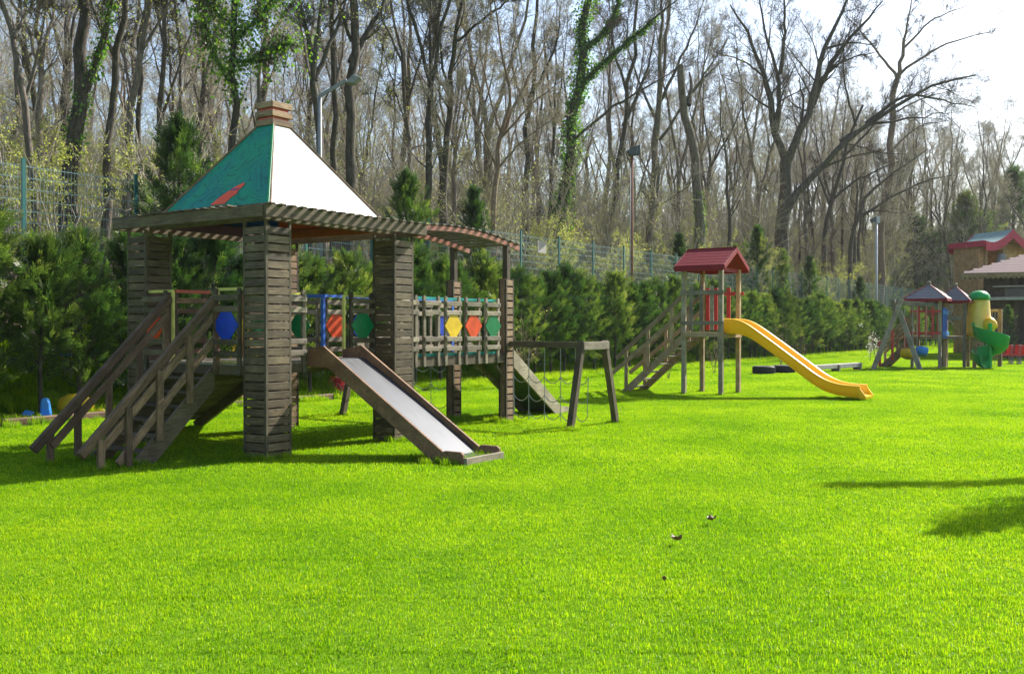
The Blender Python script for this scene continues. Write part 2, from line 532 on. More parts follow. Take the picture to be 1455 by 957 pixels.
def tubes(P, Rr, k):
    """P (N,n,3), Rr (N,n) -> verts, quads (vectorised)"""
    N, n, _ = P.shape
    T = np.empty_like(P)
    T[:, 1:-1] = P[:, 2:] - P[:, :-2]
    T[:, 0] = P[:, 1] - P[:, 0]
    T[:, -1] = P[:, -1] - P[:, -2]
    T /= np.linalg.norm(T, axis=2, keepdims=True) + 1e-9
    ref = np.where(np.abs(T[:, :1, 2:3]) > 0.8, np.array([[[1.0, 0, 0]]]), np.array([[[0, 0, 1.0]]]))
    A = np.cross(T, np.broadcast_to(ref, T.shape)); A /= np.linalg.norm(A, axis=2, keepdims=True) + 1e-9
    B = np.cross(T, A)
    an = np.arange(k) * 2 * np.pi / k
    V = P[:, :, None, :] + Rr[:, :, None, None] * (np.cos(an)[None, None, :, None] * A[:, :, None, :] + np.sin(an)[None, None, :, None] * B[:, :, None, :])
    V = V.reshape(-1, 3)
    base = (np.arange(N) * n * k)[:, None, None] + (np.arange(n - 1) * k)[None, :, None]
    i = np.arange(k)[None, None, :]; j = (np.arange(k) + 1)[None, None, :] % k
    F = np.stack([base + i, base + j, base + k + j, base + k + i], axis=3).reshape(-1, 4)
    return V, F


def np_mesh(name, parts, tint=None, smooth=True):
    """parts: list of (V, F(n,4 or 3), material, tint per vertex or None)"""
    me = bpy.data.meshes.new(name)
    Vs, loops, starts, mi, mats, tints = [], [], [], [], [], []
    nv = 0; nl = 0
    for V, F, mat, tn in parts:
        if len(F) == 0: continue
        if mat.name not in [m.name for m in mats]: mats.append(mat)
        idx = [m.name for m in mats].index(mat.name)
        Vs.append(V)
        w = F.shape[1]
        loops.append((F + nv).reshape(-1)); starts.append(nl + np.arange(len(F)) * w)
        mi.append(np.full(len(F), idx)); tints.append(tn if tn is not None else np.full(len(V), 0.5))
        nv += len(V); nl += F.size
    V = np.concatenate(Vs).astype(np.float32); L = np.concatenate(loops).astype(np.int32)
    S = np.concatenate(starts).astype(np.int32); I = np.concatenate(mi).astype(np.int32)
    me.vertices.add(len(V)); me.vertices.foreach_set("co", V.ravel())
    me.loops.add(len(L)); me.loops.foreach_set("vertex_index", L)
    me.polygons.add(len(S)); me.polygons.foreach_set("loop_start", S)
    me.polygons.foreach_set("material_index", I)
    if smooth: me.polygons.foreach_set("use_smooth", np.ones(len(S), bool))
    for m in mats: me.materials.append(m)
    a = me.attributes.new("tint", 'FLOAT', 'POINT')
    a.data.foreach_set("value", np.concatenate(tints).astype(np.float32))
    me.update(); me.validate()
    return me


def unit(a): return a / (np.linalg.norm(a, axis=-1, keepdims=True) + 1e-9)


def leaf_quads(rng, C, D, Nn, L, W, tint):
    """diamond leaves: centre base C, direction D, face normal hint Nn"""
    S = unit(np.cross(D, Nn))
    L = L[:, None]; W = W[:, None]
    V = np.stack([C, C + D * L * 0.45 + S * W * 0.5, C + D * L, C + D * L * 0.45 - S * W * 0.5], axis=1).reshape(-1, 3)
    F = np.arange(len(C) * 4).reshape(-1, 4)
    return V, F, np.repeat(tint, 4)


# ------------------------------------------------------------------ ground
def axis_pts(a, b, c, d, fine, coarse):
    return np.unique(np.concatenate([np.linspace(a, b, coarse), np.linspace(b, c, fine), np.linspace(c, d, coarse)]))


def ground_material():
    m, nt, out = new_mat("ground")
    ge = nd(nt, "ShaderNodeNewGeometry")
    sp = nd(nt, "ShaderNodeSeparateXYZ"); nt.links.new(ge.outputs["Position"], sp.inputs[0])
    d = mth(nt, 'ADD', mth(nt, 'MULTIPLY', sp.outputs[0], VX), mth(nt, 'MULTIPLY', sp.outputs[1], VY))
    yy = mth(nt, 'SUBTRACT', sp.outputs[1], 66.0)
    dd = mth(nt, 'MAXIMUM', d, yy)
    wob = noise(nt, ge.outputs["Position"], 0.8, 4, 0.6)
    dd = mth(nt, 'ADD', dd, mth(nt, 'MULTIPLY', wob, 1.4))
    n1 = noise(nt, ge.outputs["Position"], 1.2, 6, 0.7)
    n2 = noise(nt, ge.outputs["Position"], 14.0, 5, 0.7)
    lawn = ramp(nt, n1, [(0.3, (0.07, 0.15, 0.01)), (0.7, (0.14, 0.24, 0.014))])
    bank = ramp(nt, n2, [(0.35, (0.09, 0.16, 0.012)), (0.55, (0.18, 0.28, 0.02)), (0.75, (0.20, 0.17, 0.08))])
    wood_ = ramp(nt, n2, [(0.3, (0.07, 0.055, 0.03)), (0.5, (0.14, 0.11, 0.06)), (0.7, (0.20, 0.17, 0.10))])
    moss = ramp(nt, n1, [(0.45, (0, 0, 0)), (0.62, (1, 1, 1))])
    wood_ = mixc(nt, mth(nt, 'MULTIPLY', moss, 0.6), wood_, (0.10, 0.14, 0.025))
    f1 = nd(nt, "ShaderNodeMapRange"); f1.inputs[1].default_value = 17.2; f1.inputs[2].default_value = 17.6
    nt.links.new(dd, f1.inputs[0])
    f2 = nd(nt, "ShaderNodeMapRange"); f2.inputs[1].default_value = 20.0; f2.inputs[2].default_value = 22.0
    nt.links.new(dd, f2.inputs[0])
    fb = nd(nt, "ShaderNodeMapRange"); fb.inputs[1].default_value = 16.25; fb.inputs[2].default_value = 16.4
    nt.links.new(d, fb.inputs[0])
    fy = nd(nt, "ShaderNodeMapRange"); fy.inputs[1].default_value = 27.0; fy.inputs[2].default_value = 26.0
    nt.links.new(sp.outputs[1], fy.inputs[0])
    mulch = ramp(nt, n2, [(0.3, (0.035, 0.022, 0.012)), (0.55, (0.09, 0.06, 0.035)), (0.75, (0.17, 0.12, 0.075))])
    lawn = mixc(nt, mth(nt, 'MULTIPLY', fb.outputs[0], fy.outputs[0]), lawn, mulch)
    c = mixc(nt, f1.outputs[0], lawn, bank); c = mixc(nt, f2.outputs[0], c, wood_)
    p = nd(nt, "ShaderNodeBsdfPrincipled"); nt.links.new(c, p.inputs["Base Color"])
    p.inputs["Roughness"].default_value = 1.0; p.inputs["Specular IOR Level"].default_value = 0.0
    nt.links.new(p.outputs[0], out.inputs[0])
    return m


M_GROUND = ground_material()
xs = axis_pts(-900, -60, 130, 1400, 191, 24)
ys = axis_pts(-300, -5, 150, 1800, 156, 24)
gx, gy = np.meshgrid(xs, ys)
gv = np.stack([gx, gy, gz(gx, gy)], axis=2).reshape(-1, 3)
nx, ny = len(xs), len(ys)
ii, jj = np.meshgrid(np.arange(nx - 1), np.arange(ny - 1))
b0 = (jj * nx + ii).ravel()
gf = np.stack([b0, b0 + 1, b0 + nx + 1, b0 + nx], axis=1)
tag(link("ground", np_mesh("ground", [(gv, gf, M_GROUND, None)])), "bright lawn rising to a wooded bank behind the hedge", None, None, 'structure')

# ------------------------------------------------------------------ grass
rg = np.random.default_rng(11)
src = bpy.data.collections.new("grass_patches")


def grass_patch(name, n, half, h0, h1, w0, w1, round_=False, segs=2):
    if round_:
        a = rg.uniform(0, 2 * np.pi, n); r = half * np.sqrt(rg.uniform(0, 1, n))
        x, y = r * np.cos(a), r * np.sin(a)
    else:
        x, y = rg.uniform(-half, half, n), rg.uniform(-half, half, n)
    clump = 0.5 + 0.5 * np.sin(x * 21 + 2 * np.sin(y * 13)) * np.sin(y * 19 + np.sin(x * 17))
    h = rg.uniform(h0, h1, n) * (0.75 + 0.4 * clump)
    w = rg.uniform(w0, w1, n)
    az = rg.uniform(0, 2 * np.pi, n); le = rg.uniform(0.1, 0.75, n)
    D = np.stack([np.cos(az), np.sin(az)], 1); S = np.stack([-D[:, 1], D[:, 0]], 1)
    z0 = np.zeros(n)
    base = np.stack([x, y, z0 - 0.004], 1)
    S3 = np.concatenate([S, z0[:, None]], 1) * w[:, None] * 0.5
    mid = base + np.concatenate([D * (le * h * 0.3)[:, None], (h * 0.6)[:, None]], 1)
    tip = base + np.concatenate([D * (le * h)[:, None], (h * (1 - 0.25 * le))[:, None]], 1)
    t = np.clip(rg.normal(0.46, 0.27, n) + 0.15 * (clump - .5), 0, 1)
    V = np.stack([base - S3, base + S3, mid + S3 * 0.8, mid - S3 * 0.8, tip], 1).reshape(-1, 3)
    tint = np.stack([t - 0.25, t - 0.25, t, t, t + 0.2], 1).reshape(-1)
    k = np.arange(n)[:, None] * 5
    Q = k + np.array([[0, 1, 2, 3]]); T = k + np.array([[3, 2, 4]])
    me = np_mesh(name, [(V, Q, M_GRASS, tint)], smooth=False)
    # add the triangles through a second pass: rebuild with both
    me2 = np_mesh(name, [(V, Q, M_GRASS, tint), (V, T, M_GRASS, tint)], smooth=False)
    bpy.data.meshes.remove(me)
    o = bpy.data.objects.new(name, me2)
    src.objects.link(o)


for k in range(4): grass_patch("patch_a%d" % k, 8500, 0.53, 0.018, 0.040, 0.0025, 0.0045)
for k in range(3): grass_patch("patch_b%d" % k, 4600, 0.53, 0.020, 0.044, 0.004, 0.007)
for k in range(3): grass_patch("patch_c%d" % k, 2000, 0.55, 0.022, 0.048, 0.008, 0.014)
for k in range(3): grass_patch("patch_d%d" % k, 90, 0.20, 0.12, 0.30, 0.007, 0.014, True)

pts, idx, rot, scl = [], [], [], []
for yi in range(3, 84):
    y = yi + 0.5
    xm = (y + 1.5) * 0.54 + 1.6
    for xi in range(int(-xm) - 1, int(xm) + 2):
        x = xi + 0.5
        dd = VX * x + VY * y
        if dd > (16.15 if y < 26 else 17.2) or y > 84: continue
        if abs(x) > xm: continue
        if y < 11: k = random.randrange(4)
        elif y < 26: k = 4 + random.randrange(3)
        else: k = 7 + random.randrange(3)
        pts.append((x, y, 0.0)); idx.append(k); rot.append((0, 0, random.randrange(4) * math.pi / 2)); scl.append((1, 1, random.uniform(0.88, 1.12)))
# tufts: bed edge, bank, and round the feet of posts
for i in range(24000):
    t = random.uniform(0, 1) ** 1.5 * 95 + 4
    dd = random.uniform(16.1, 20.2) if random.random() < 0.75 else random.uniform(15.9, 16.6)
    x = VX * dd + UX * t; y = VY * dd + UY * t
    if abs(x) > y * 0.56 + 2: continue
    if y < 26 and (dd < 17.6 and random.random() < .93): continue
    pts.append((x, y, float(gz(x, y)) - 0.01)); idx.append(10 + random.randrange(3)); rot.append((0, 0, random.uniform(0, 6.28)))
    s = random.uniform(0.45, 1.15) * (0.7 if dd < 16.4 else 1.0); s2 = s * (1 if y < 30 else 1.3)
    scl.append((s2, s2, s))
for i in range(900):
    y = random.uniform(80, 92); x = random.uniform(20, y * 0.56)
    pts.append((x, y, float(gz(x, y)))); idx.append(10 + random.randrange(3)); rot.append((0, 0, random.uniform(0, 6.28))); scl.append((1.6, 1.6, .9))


def around(x, y, n, r, s0=0.35, s1=0.6):
    for _ in range(n):
        a = random.uniform(0, 6.28); q = r * random.uniform(0.7, 1.3)
        pts.append((x + q * math.cos(a), y + q * math.sin(a), 0)); idx.append(10 + random.randrange(3)); rot.append((0, 0, a))
        s = random.uniform(s0, s1) * .85; scl.append((s * .8, s * .8, s))


def uvw(A, u, v): return (A[0] + UX * u + VX * v, A[1] + UY * u + VY * v)


TA = (-3.036, 12.16)
TB = (5.06, 23.85)
for (u, v) in ((.21, .21), (2.62, .21), (.21, 2.62), (2.62, 2.62), (5.85, .45), (5.85, 1.6)): around(*uvw(TA, u, v), 26, .26)
for (u, v) in ((5.2, -1.3), (6.8, -1.2), (5.1, 3.6), (6.7, 3.6)): around(*uvw(TA, u, v), 8, .09)
for u in (1.0, 1.2, 1.4, 1.6, 1.85):
    for v in (-1.5, -1.8, -2.1): around(*uvw(TA, u, v), 4, .1)
for v in (.97, 1.9):
    for u in (-1.7, -1.3, -1.15): around(*uvw(TA, u, v), 6, .1)
for (u, v) in ((0, 0), (1.12, 0), (0, .97), (1.12, .97)): around(*uvw(TB, u, v), 5, .09, .25, .4)
for v in (-2.4, -2.6, -2.9, -3.2): around(*uvw(TB, .5, v), 8, .3, .3, .5)

gme = bpy.data.meshes.new("grass")
gme.from_pydata(pts, [], [])
a = gme.attributes.new("pick", 'INT', 'POINT'); a.data.foreach_set("value", idx)
a = gme.attributes.new("spin", 'FLOAT_VECTOR', 'POINT'); a.data.foreach_set("vector", np.array(rot, np.float32).ravel())
a = gme.attributes.new("size", 'FLOAT_VECTOR', 'POINT'); a.data.foreach_set("vector", np.array(scl, np.float32).ravel())
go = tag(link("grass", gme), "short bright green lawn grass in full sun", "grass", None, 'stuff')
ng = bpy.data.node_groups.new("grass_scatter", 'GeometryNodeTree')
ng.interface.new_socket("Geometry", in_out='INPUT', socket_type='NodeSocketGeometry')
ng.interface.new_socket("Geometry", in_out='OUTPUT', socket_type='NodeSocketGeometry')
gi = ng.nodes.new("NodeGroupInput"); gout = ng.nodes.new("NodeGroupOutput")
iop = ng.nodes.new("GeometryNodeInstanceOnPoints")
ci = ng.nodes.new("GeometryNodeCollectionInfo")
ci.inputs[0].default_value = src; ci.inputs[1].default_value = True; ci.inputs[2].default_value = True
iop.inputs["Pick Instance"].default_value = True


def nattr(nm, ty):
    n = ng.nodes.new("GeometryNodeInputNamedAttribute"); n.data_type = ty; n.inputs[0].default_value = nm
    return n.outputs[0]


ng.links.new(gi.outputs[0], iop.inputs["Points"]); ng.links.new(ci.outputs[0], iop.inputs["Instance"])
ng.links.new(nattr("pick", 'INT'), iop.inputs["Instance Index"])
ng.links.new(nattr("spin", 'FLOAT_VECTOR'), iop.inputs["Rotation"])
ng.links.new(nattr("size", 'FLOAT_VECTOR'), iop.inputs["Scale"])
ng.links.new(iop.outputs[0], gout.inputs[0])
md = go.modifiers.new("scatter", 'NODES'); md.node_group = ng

# ------------------------------------------------------------------ PLAY TOWER (slatted, pyramid roof)
T = thing("play_tower", "large dark slatted wooden play tower with green and white pyramid roof, stairs, slide and bridge", "playground tower",
          (TA[0], TA[1], 0), ANG)
WPOST = 0.42


def slat_post(u0, v0, w, ztop, mat, faces, pitch=0.108, sh=0.089, core=W_DARKV, root=T, wv=None):
    wv = wv or w
    m = MB(); s = 0.034; i = 0.0
    for (a, b) in ((i, i), (w - s - i, i), (i, wv - s - i), (w - s - i, wv - s - i)):
        m.box(u0 + a, u0 + a + s, v0 + b, v0 + b + s, -0.02, ztop - 0.01)
    p = m.build("post", core, root)
    n = int(ztop / pitch)
    for r in range(n):
        z = 0.05 + r * pitch
        for fc in faces:
            j = random.uniform(-0.0025, 0.0025); zz = z + j
            e = s + .001; q = .012
            if fc == 'u-': a, b = (u0 + q, v0 + e, zz), (u0 + q, v0 + wv - e, zz)
            if fc == 'u+': a, b = (u0 + w - q, v0 + e, zz), (u0 + w - q, v0 + wv - e, zz)
            if fc == 'v-': a, b = (u0 + e, v0 + q, zz), (u0 + w - e, v0 + q, zz)
            if fc == 'v+': a, b = (u0 + e, v0 + wv - q, zz), (u0 + w - e, v0 + wv - q, zz)
            plank("slat", a, b, 0.023, sh, mat, p, jit=0.004, c=0.002)
    return p


for (u0, v0) in ((0, 0), (2.4, 0), (0, 2.4), (2.4, 2.4)):
    slat_post(u0, v0, WPOST, 3.0, W_SLAT_WARM if (u0, v0) == (2.4, 2.4) else W_SLAT, ('u-', 'u+', 'v-', 'v+'))

E0, E1 = -0.13, 2.95
# fascia beams
for a, b in (((E0, E0), (E1, E0)), ((E0, E1), (E1, E1))):
    plank("fascia_beam", (a[0], a[1], 3.075), (b[0], b[1], 3.075), 0.045, 0.15, W_DARK, T)
for x in (E0, E1):
    plank("fascia_beam", (x, E0 + 0.025, 3.075), (x, E1 - 0.025, 3.075), 0.045, 0.146, W_DARK, T)
# inner beams, painted inside
plank("inner_beam", (2.41, 0.25, 3.085), (2.41, 2.50, 3.085), 0.045, 0.13, P_REDBROWN, T)
plank("inner_beam", (0.25, 2.41, 3.085), (2.38, 2.41, 3.085), 0.045, 0.13, P_PURPLE, T)
plank("inner_beam", (0.1, 0.2, 3.06), (2.57, 0.2, 3.06), 0.045, 0.12, W_DARK, T)
plank("inner_beam", (0.2, 0.23, 3.06), (0.2, 2.57, 3.06), 0.045, 0.12, W_DARK, T)
# ring of roof slats
ring = MB()
n = 18
for i in range(n):
    u = E0 + 0.06 + i * (E1 - E0 - 0.12) / (n - 1)
    for (v0, v1) in ((E0 - 0.085, 0.40), (2.42, E1 + 0.07)):
        plank("roof_slat", (u, v0, 3.161), (u, v1, 3.161), 0.080, 0.020, W_SLAT, T, jit=0.01)
for i in range(n - 5):
    v = 0.50 + i * (1.82) / (n - 6)
    for (a, b) in ((E0 - 0.085, 0.40), (2.42, E1 + 0.07)):
        plank("roof_slat", (a, v, 3.161), (b, v, 3.161), 0.080, 0.020, W_SLAT, T, jit=0.01)
# pyramid roof
pi_, pz0, pz1, hb = 0.30, 3.18, 4.50, 0.165
c0 = 1.41
base = [(pi_, pi_, pz0), (2.82 - pi_, pi_, pz0), (2.82 - pi_, 2.82 - pi_, pz0), (pi_, 2.82 - pi_, pz0)]
top = [(c0 - hb, c0 - hb, pz1), (c0 + hb, c0 - hb, pz1), (c0 + hb, c0 + hb, pz1), (c0 - hb, c0 + hb, pz1)]


def shell(q, inner_mat, outer_mat, name="roof_panel"):
    m = MB(); c = Vector((c0, c0, 3.3))
    nrm = (Vector(q[1]) - Vector(q[0])).cross(Vector(q[3]) - Vector(q[0])).normalized()
    if nrm.dot(Vector(q[0]) - c) < 0: nrm = -nrm
    m.prism([Vector(p) - nrm * 0.018 for p in q], nrm * 0.018)
    o = m.build(name, outer_mat, T)
    m2 = MB(); m2.prism([Vector(p) - nrm * 0.028 for p in q], nrm * 0.008)
    m2.build("lining", inner_mat, o)
    return o, nrm


rp = []
for i, mm, im in ((0, P_WHITE, P_REDBAR), (1, P_WHITE, P_REDBAR), (2, P_ORANGE, P_BLUE), (3, P_CANVAS, P_BLUE)):
    j = (i + 1) % 4
    o, nrm = shell([base[i], base[j], top[j], top[i]], im, mm)
    if i == 3: left_panel, left_n = o, nrm
    if i == 0: o['label'] = "white roof panel lit by the sun"
left_panel['label'] = "green swirl patterned roof panel with a red patch"
# red patch on the green panel : drawn in the panel's own plane
A_, B_, Tp = Vector(base[3]), Vector(base[0]), (Vector(top[3]) + Vector(top[0])) / 2
mid = (A_ + B_) / 2; ex = (B_ - A_).normalized(); ey = (Tp - mid).normalized()
sh = [(-0.16, 0.0), (-0.08, 0.10), (0.03, 0.19), (0.16, 0.275), (0.28, 0.32), (0.31, 0.29), (0.25, 0.19), (0.26, 0.145), (0.18, 0.09), (0.13, 0.0)]
m = MB(); m.prism([mid + ex * (x + 0.05) + ey * (y * 1.15 + .14) + left_n * 0.003 for x, y in sh], left_n * 0.004)
pa = m.build("painted_patch", P_PATCH, left_panel)
m = MB(); m.prism([mid + ex * (x + 0.05) + ey * (y * 1.15 + .14) + left_n * 0.008 for x, y in ((0.07, 0.220), (0.14, 0.232), (0.255, 0.228), (0.24, 0.212), (0.10, 0.208))], left_n * 0.002)
m.build("painted_stripe", P_PURPLE, left_panel)
# hip trims
for k in range(4):
    cmat = P_GREEN if k == 0 else W_RAIL
    plank("hip_trim", Vector(base[k]) + Vector((0, 0, .01)), Vector(top[k]) + Vector((0, 0, .01)), 0.03, 0.03, cmat, T)
m = MB(); m.prism([Vector(base[0]) + Vector((.03, 0, .016)), Vector(base[0]) + Vector((.055, 0, .016)), Vector(top[0]) + Vector((.03, 0, .016)), Vector(top[0]) + Vector((.01, 0, .016))], (0, -0.012, 0.004))
m.build("edge_trim", W_RAIL, T)
# cupola
m = MB(); m.box(c0 - .145, c0 + .145, c0 - .145, c0 + .145, 4.46, 4.83)
cup = m.build("cupola", P_REDBAR, T)
for r in range(3):
    z = 4.545 + r * 0.125
    for s in (-1, 1):
        plank("slat", (c0 - .19, c0 + s * .175, z), (c0 + .19, c0 + s * .175, z), 0.024, 0.082, W_SLAT_WARM, cup)
        plank("slat", (c0 + s * .175, c0 - .16, z), (c0 + s * .175, c0 + .16, z), 0.024, 0.082, W_SLAT_WARM, cup)

# deck
m = MB()
m.box(0.0, 2.84, 0.40, 0.445, 1.05, 1.165); m.box(0.0, 0.045, 0.447, 2.38, 1.05, 1.165)
m.box(0.0, 2.42, 2.382, 2.42, 1.05, 1.165); m.box(2.38, 2.42, .447, 2.38, 1.05, 1.163)
deck = m.build("deck_frame", W_DARK, T)
for i in range(20):
    u = 0.06 + i * 0.1225
    plank("plank", (u, 0.40, 1.183), (u, 2.42, 1.183), 0.114, 0.03, W_GREY, deck, c=0.004)
# bridge deck
m = MB(); m.box(2.86, 5.75, 0.385, 0.43, 1.045, 1.175); m.box(2.43, 5.75, 1.5, 1.545, 1.045, 1.175)
bd = m.build("bridge_frame", W_DARK, T)
for i in range(27):
    u = 2.50 + i * 0.122
    plank("plank", (u, 0.435, 1.183), (u, 1.497, 1.183), 0.112, 0.03, W_GREY, bd)


def panel(p0, p1, dcol, out, wmat=W_GREY, z0=1.04, z1=2.15, dl=None):
    """railing panel between two uv points; out = outward unit vector (u,v)"""
    P0 = Vector((p0[0], p0[1], 0)); P1 = Vector((p1[0], p1[1], 0)); o = Vector((out[0], out[1], 0))
    ex = (P1 - P0).normalized(); L = (P1 - P0).length
    m = MB()
    up = Vector((0, 0, 1))
    for s in (0.03, L - 0.03):
        q = P0 + ex * s
        w = 0.029; r = []
        for (x, z) in ((-w, z0 + .02), (-w * .5, z0), (w * .5, z0), (w, z0 + .02), (w, z1 - .02), (w * .5, z1), (-w * .5, z1), (-w, z1 - .02)):
            r.append(q + ex * x + up * z)
        m.prism(r, o * 0.035)
    pn = m.build("railing_panel", W_GREYV if wmat is W_GREY else W_DARKV, T)
    if dl: pn['label'] = dl
    off = o * (0.035 + 0.016)
    for z in (2.03, 1.885, 1.465, 1.315):
        plank("rail", P0 + off + up * z, P1 + off + up * z, 0.026, 0.072, wmat, pn)
        m = MB()
    if dcol is not None:
        c = (P0 + P1) / 2 + up * 1.675 + o * 0.037
        hw, hh = min(0.235, L * 0.56), 0.225
        pts_ = [c + ex * x + up * z for x, z in ((-hw, 0), (-hw * .2, hh), (hw * .2, hh), (hw, 0), (hw * .16, -hh), (-hw * .16, -hh))]
        m = MB(); m.prism(pts_, o * 0.012); m.build("diamond", dcol, pn)
    # bolts
    m = MB()
    for z in (2.03, 1.885, 1.465, 1.315, z0 + .05):
        for s in (0.03, L - 0.03):
            q = P0 + ex * s + up * z + o * (0.065 if z > z0 + .1 else 0.036)
            m.tube([q, q + o * 0.006], [0.009, 0.007], 6)
    b = m.build("bolts", P_STEEL, pn); b['kind'] = 'stuff'
    return pn


# left face panels (plane u=0)
panel((0.0, 0.95), (0.0, 0.44), P_BLUE, (-1, 0), W_DARK, dl="railing panel with blue diamond")
panel((0.0, 2.40), (0.0, 1.92), P_ORANGE, (-1, 0), W_DARK, dl="railing panel with orange diamond beside the stairs")
# front face panels (plane v=.42)
panel((0.46, 0.42), (1.04, 0.42), None, (0, -1))
panel((1.90, 0.42), (2.38, 0.42), P_GREEN, (0, -1), W_DARK, dl="railing panel with dark green diamond right of the slide")
# bridge front
for i, (u, c) in enumerate(((2.95, None), (3.50, None), (4.04, P_YELLOW), (4.58, P_ORANGE), (5.14, P_GREEN))):
    panel((u, 0.40), (u + 0.41, 0.40), c, (0, -1))
# bridge back
for u, c in ((2.50, P_ORANGE), (3.04, P_BLUE), (3.58, None), (4.12, None), (4.66, None), (5.2, P_BLUE)):
    panel((u + .41, 1.50), (u, 1.50), c, (0, -1))
# right inner face
panel((2.46, 2.34), (2.46, 1.56), P_GREEN, (-1, 0))
# back face (brown)
panel((0.46, 2.42), (1.0, 2.42), None, (0, -1), W_RAIL)
panel((1.75, 2.42), (2.36, 2.42), P_GREEN, (0, -1), W_RAIL)


def pipe_frame(name, pts_, mat, w=0.036):
    m = MB()
    for a, b in zip(pts_[:-1], pts_[1:]): m.bar(a, b, w, w)
    m.build(name, mat, T)


pipe_frame("frame_bar", [(0.46, .46, 1.13), (0.46, .46, 2.1), (1.08, .46, 2.1), (1.08, .46, 1.13), (0.46, .46, 1.13)], P_YBAR)
pipe_frame("frame_bar", [(1.84, .46, 1.23), (1.84, .46, 2.1), (2.41, .46, 2.1), (2.41, .46, 1.13), (1.84, .46, 1.23)], P_YBAR)
pipe_frame("frame_bar", [(1.08, .40, 1.125), (1.84, .40, 1.125)], P_YBAR)
pipe_frame("frame_bar", [(0.05, .43, 1.2), (0.05, .43, 2.14), (0.05, .96, 2.14), (0.05, .96, 1.2), (0.05, .43, 1.2)], P_YBAR)
pipe_frame("frame_bar", [(0.05, 1.88, 1.2), (0.05, 1.88, 2.14), (0.05, 2.39, 2.14)], P_YBAR)
pipe_frame("frame_bar", [(2.46, .45, 2.11), (5.62, .45, 2.11), (5.62, .45, 1.22), (2.46, .45, 1.22)], P_TEAL, .04)
pipe_frame("frame_bar", [(2.44, 2.36, 2.13), (2.44, 1.47, 2.13), (2.44, 1.47, 1.2)], P_BLUEBAR, .05)
pipe_frame("frame_bar", [(2.44, 1.455, 2.13), (5.62, 1.455, 2.13), (5.62, 1.455, 1.22)], P_BLUEBAR, .045)
for u in (3.55, 4.6): pipe_frame("frame_bar", [(u, 1.455, 1.2), (u, 1.455, 2.11)], P_BLUEBAR, .045)
pipe_frame("frame_bar", [(0.46, 2.38, 2.16), (1.05, 2.38, 2.16)], P_REDBAR, .045)
pipe_frame("frame_bar", [(1.7, 2.38, 1.2), (1.7, 2.38, 2.16), (2.4, 2.38, 2.16)], P_REDBAR, .045)
# yellow rope tripod inside
m = MB()
for a in ((1.2, 2.1), (1.5, 2.25), (1.45, 1.8)): m.tube([(a[0], a[1], 1.2), (1.4, 2.05, 1.78)], .012, 6)
m.build("rope", P_YELLOW, T)

# stairs on the left face
Vn, Vf = 0.985, 1.86
st = MB()
for v in (Vn, Vf):
    st.prism([(0.0, v - .02, 1.17), (0.0, v - .02, 0.86), (-0.90, v - .02, 0.0), (-1.24, v - .02, 0.0)], (0, .045, 0))
stair = st.build("stair_stringers", W_DARK, T)
for i in range(6):
    z = 0.99 - i * 0.168; u = -0.10 - i * 0.178
    plank("step", (u, Vn + .03, z), (u, Vf - .025, z), 0.17, 0.032, W_DARK, stair)
k = (2.04 - 0.20) / 1.90
for v, sgn in ((Vn - .045, -1), (Vf + .045, 1)):
    hr = plank("handrail", (0.03, v, 2.06), (-1.90, v, 0.19), 0.075, 0.115, W_RAIL, T, c=0.015)
    plank("stair_rail", (0.0, v + .0, 1.83), (-1.66, v, 0.22), 0.035, 0.095, W_RAIL, T)
    if sgn < 0:
        plank("stair_rail", (-0.0, v, 1.53), (-1.42, v, 0.05), 0.035, 0.09, W_RAIL, T)
    for u, z0 in ((-0.02, 1.08), (-0.43, 0.70), (-0.87, 0.27), (-1.30, -.02), (-1.66, -.02)):
        zt = 2.06 + u * k * 1.0 - 0.09
        plank("baluster", (u, v - sgn * -.035, z0), (u, v - sgn * -.035, zt), 0.045, 0.085, W_RAIL, T, up=(1, 0, 0))

# back ramp (planked climbing slope)
m = MB()
for u in (0.75, 2.34):
    m.bar((u, 2.45, 1.08), (u, 4.35, 0.0), 0.06, 0.16)
rmp = m.build("ramp_frame", W_DARK, T)
for i in range(13):
    t = (i + .5) / 13; v = 2.47 + t * 1.85; z = 1.165 - t * 1.05
    plank("plank", (0.7, v, z), (2.39, v, z), 0.15, 0.025, W_DARK, rmp, up=(0, 0.5, 1))

# slide (front)
un, uf = 1.07, 1.80
sb = None
prof = [(0.46, 1.335), (0.10, 1.405), (-1.93, 0.135), (-2.0, 0.12), (-2.07, -0.01), (-1.80, -0.01), (0.02, 1.12), (0.42, 1.12)]


def side(u):
    m = MB(); m.prism([(u, v, z) for v, z in prof], (0.04, 0, 0)); return m.build("side_board", W_SLIDE, None, bevel=0.004)


def sweep(name, prof2, x0, x1, th, mat, parent, lip=0.0):
    m = MB(); n = len(prof2)
    lo = [(v, z - th) for v, z in prof2]
    for a in range(n - 1):
        m.prism([(x0, prof2[a][0], prof2[a][1]), (x0, prof2[a + 1][0], prof2[a + 1][1]), (x0, lo[a + 1][0], lo[a + 1][1]), (x0, lo[a][0], lo[a][1])], (x1 - x0, 0, 0))
    return m.build(name, mat, parent)


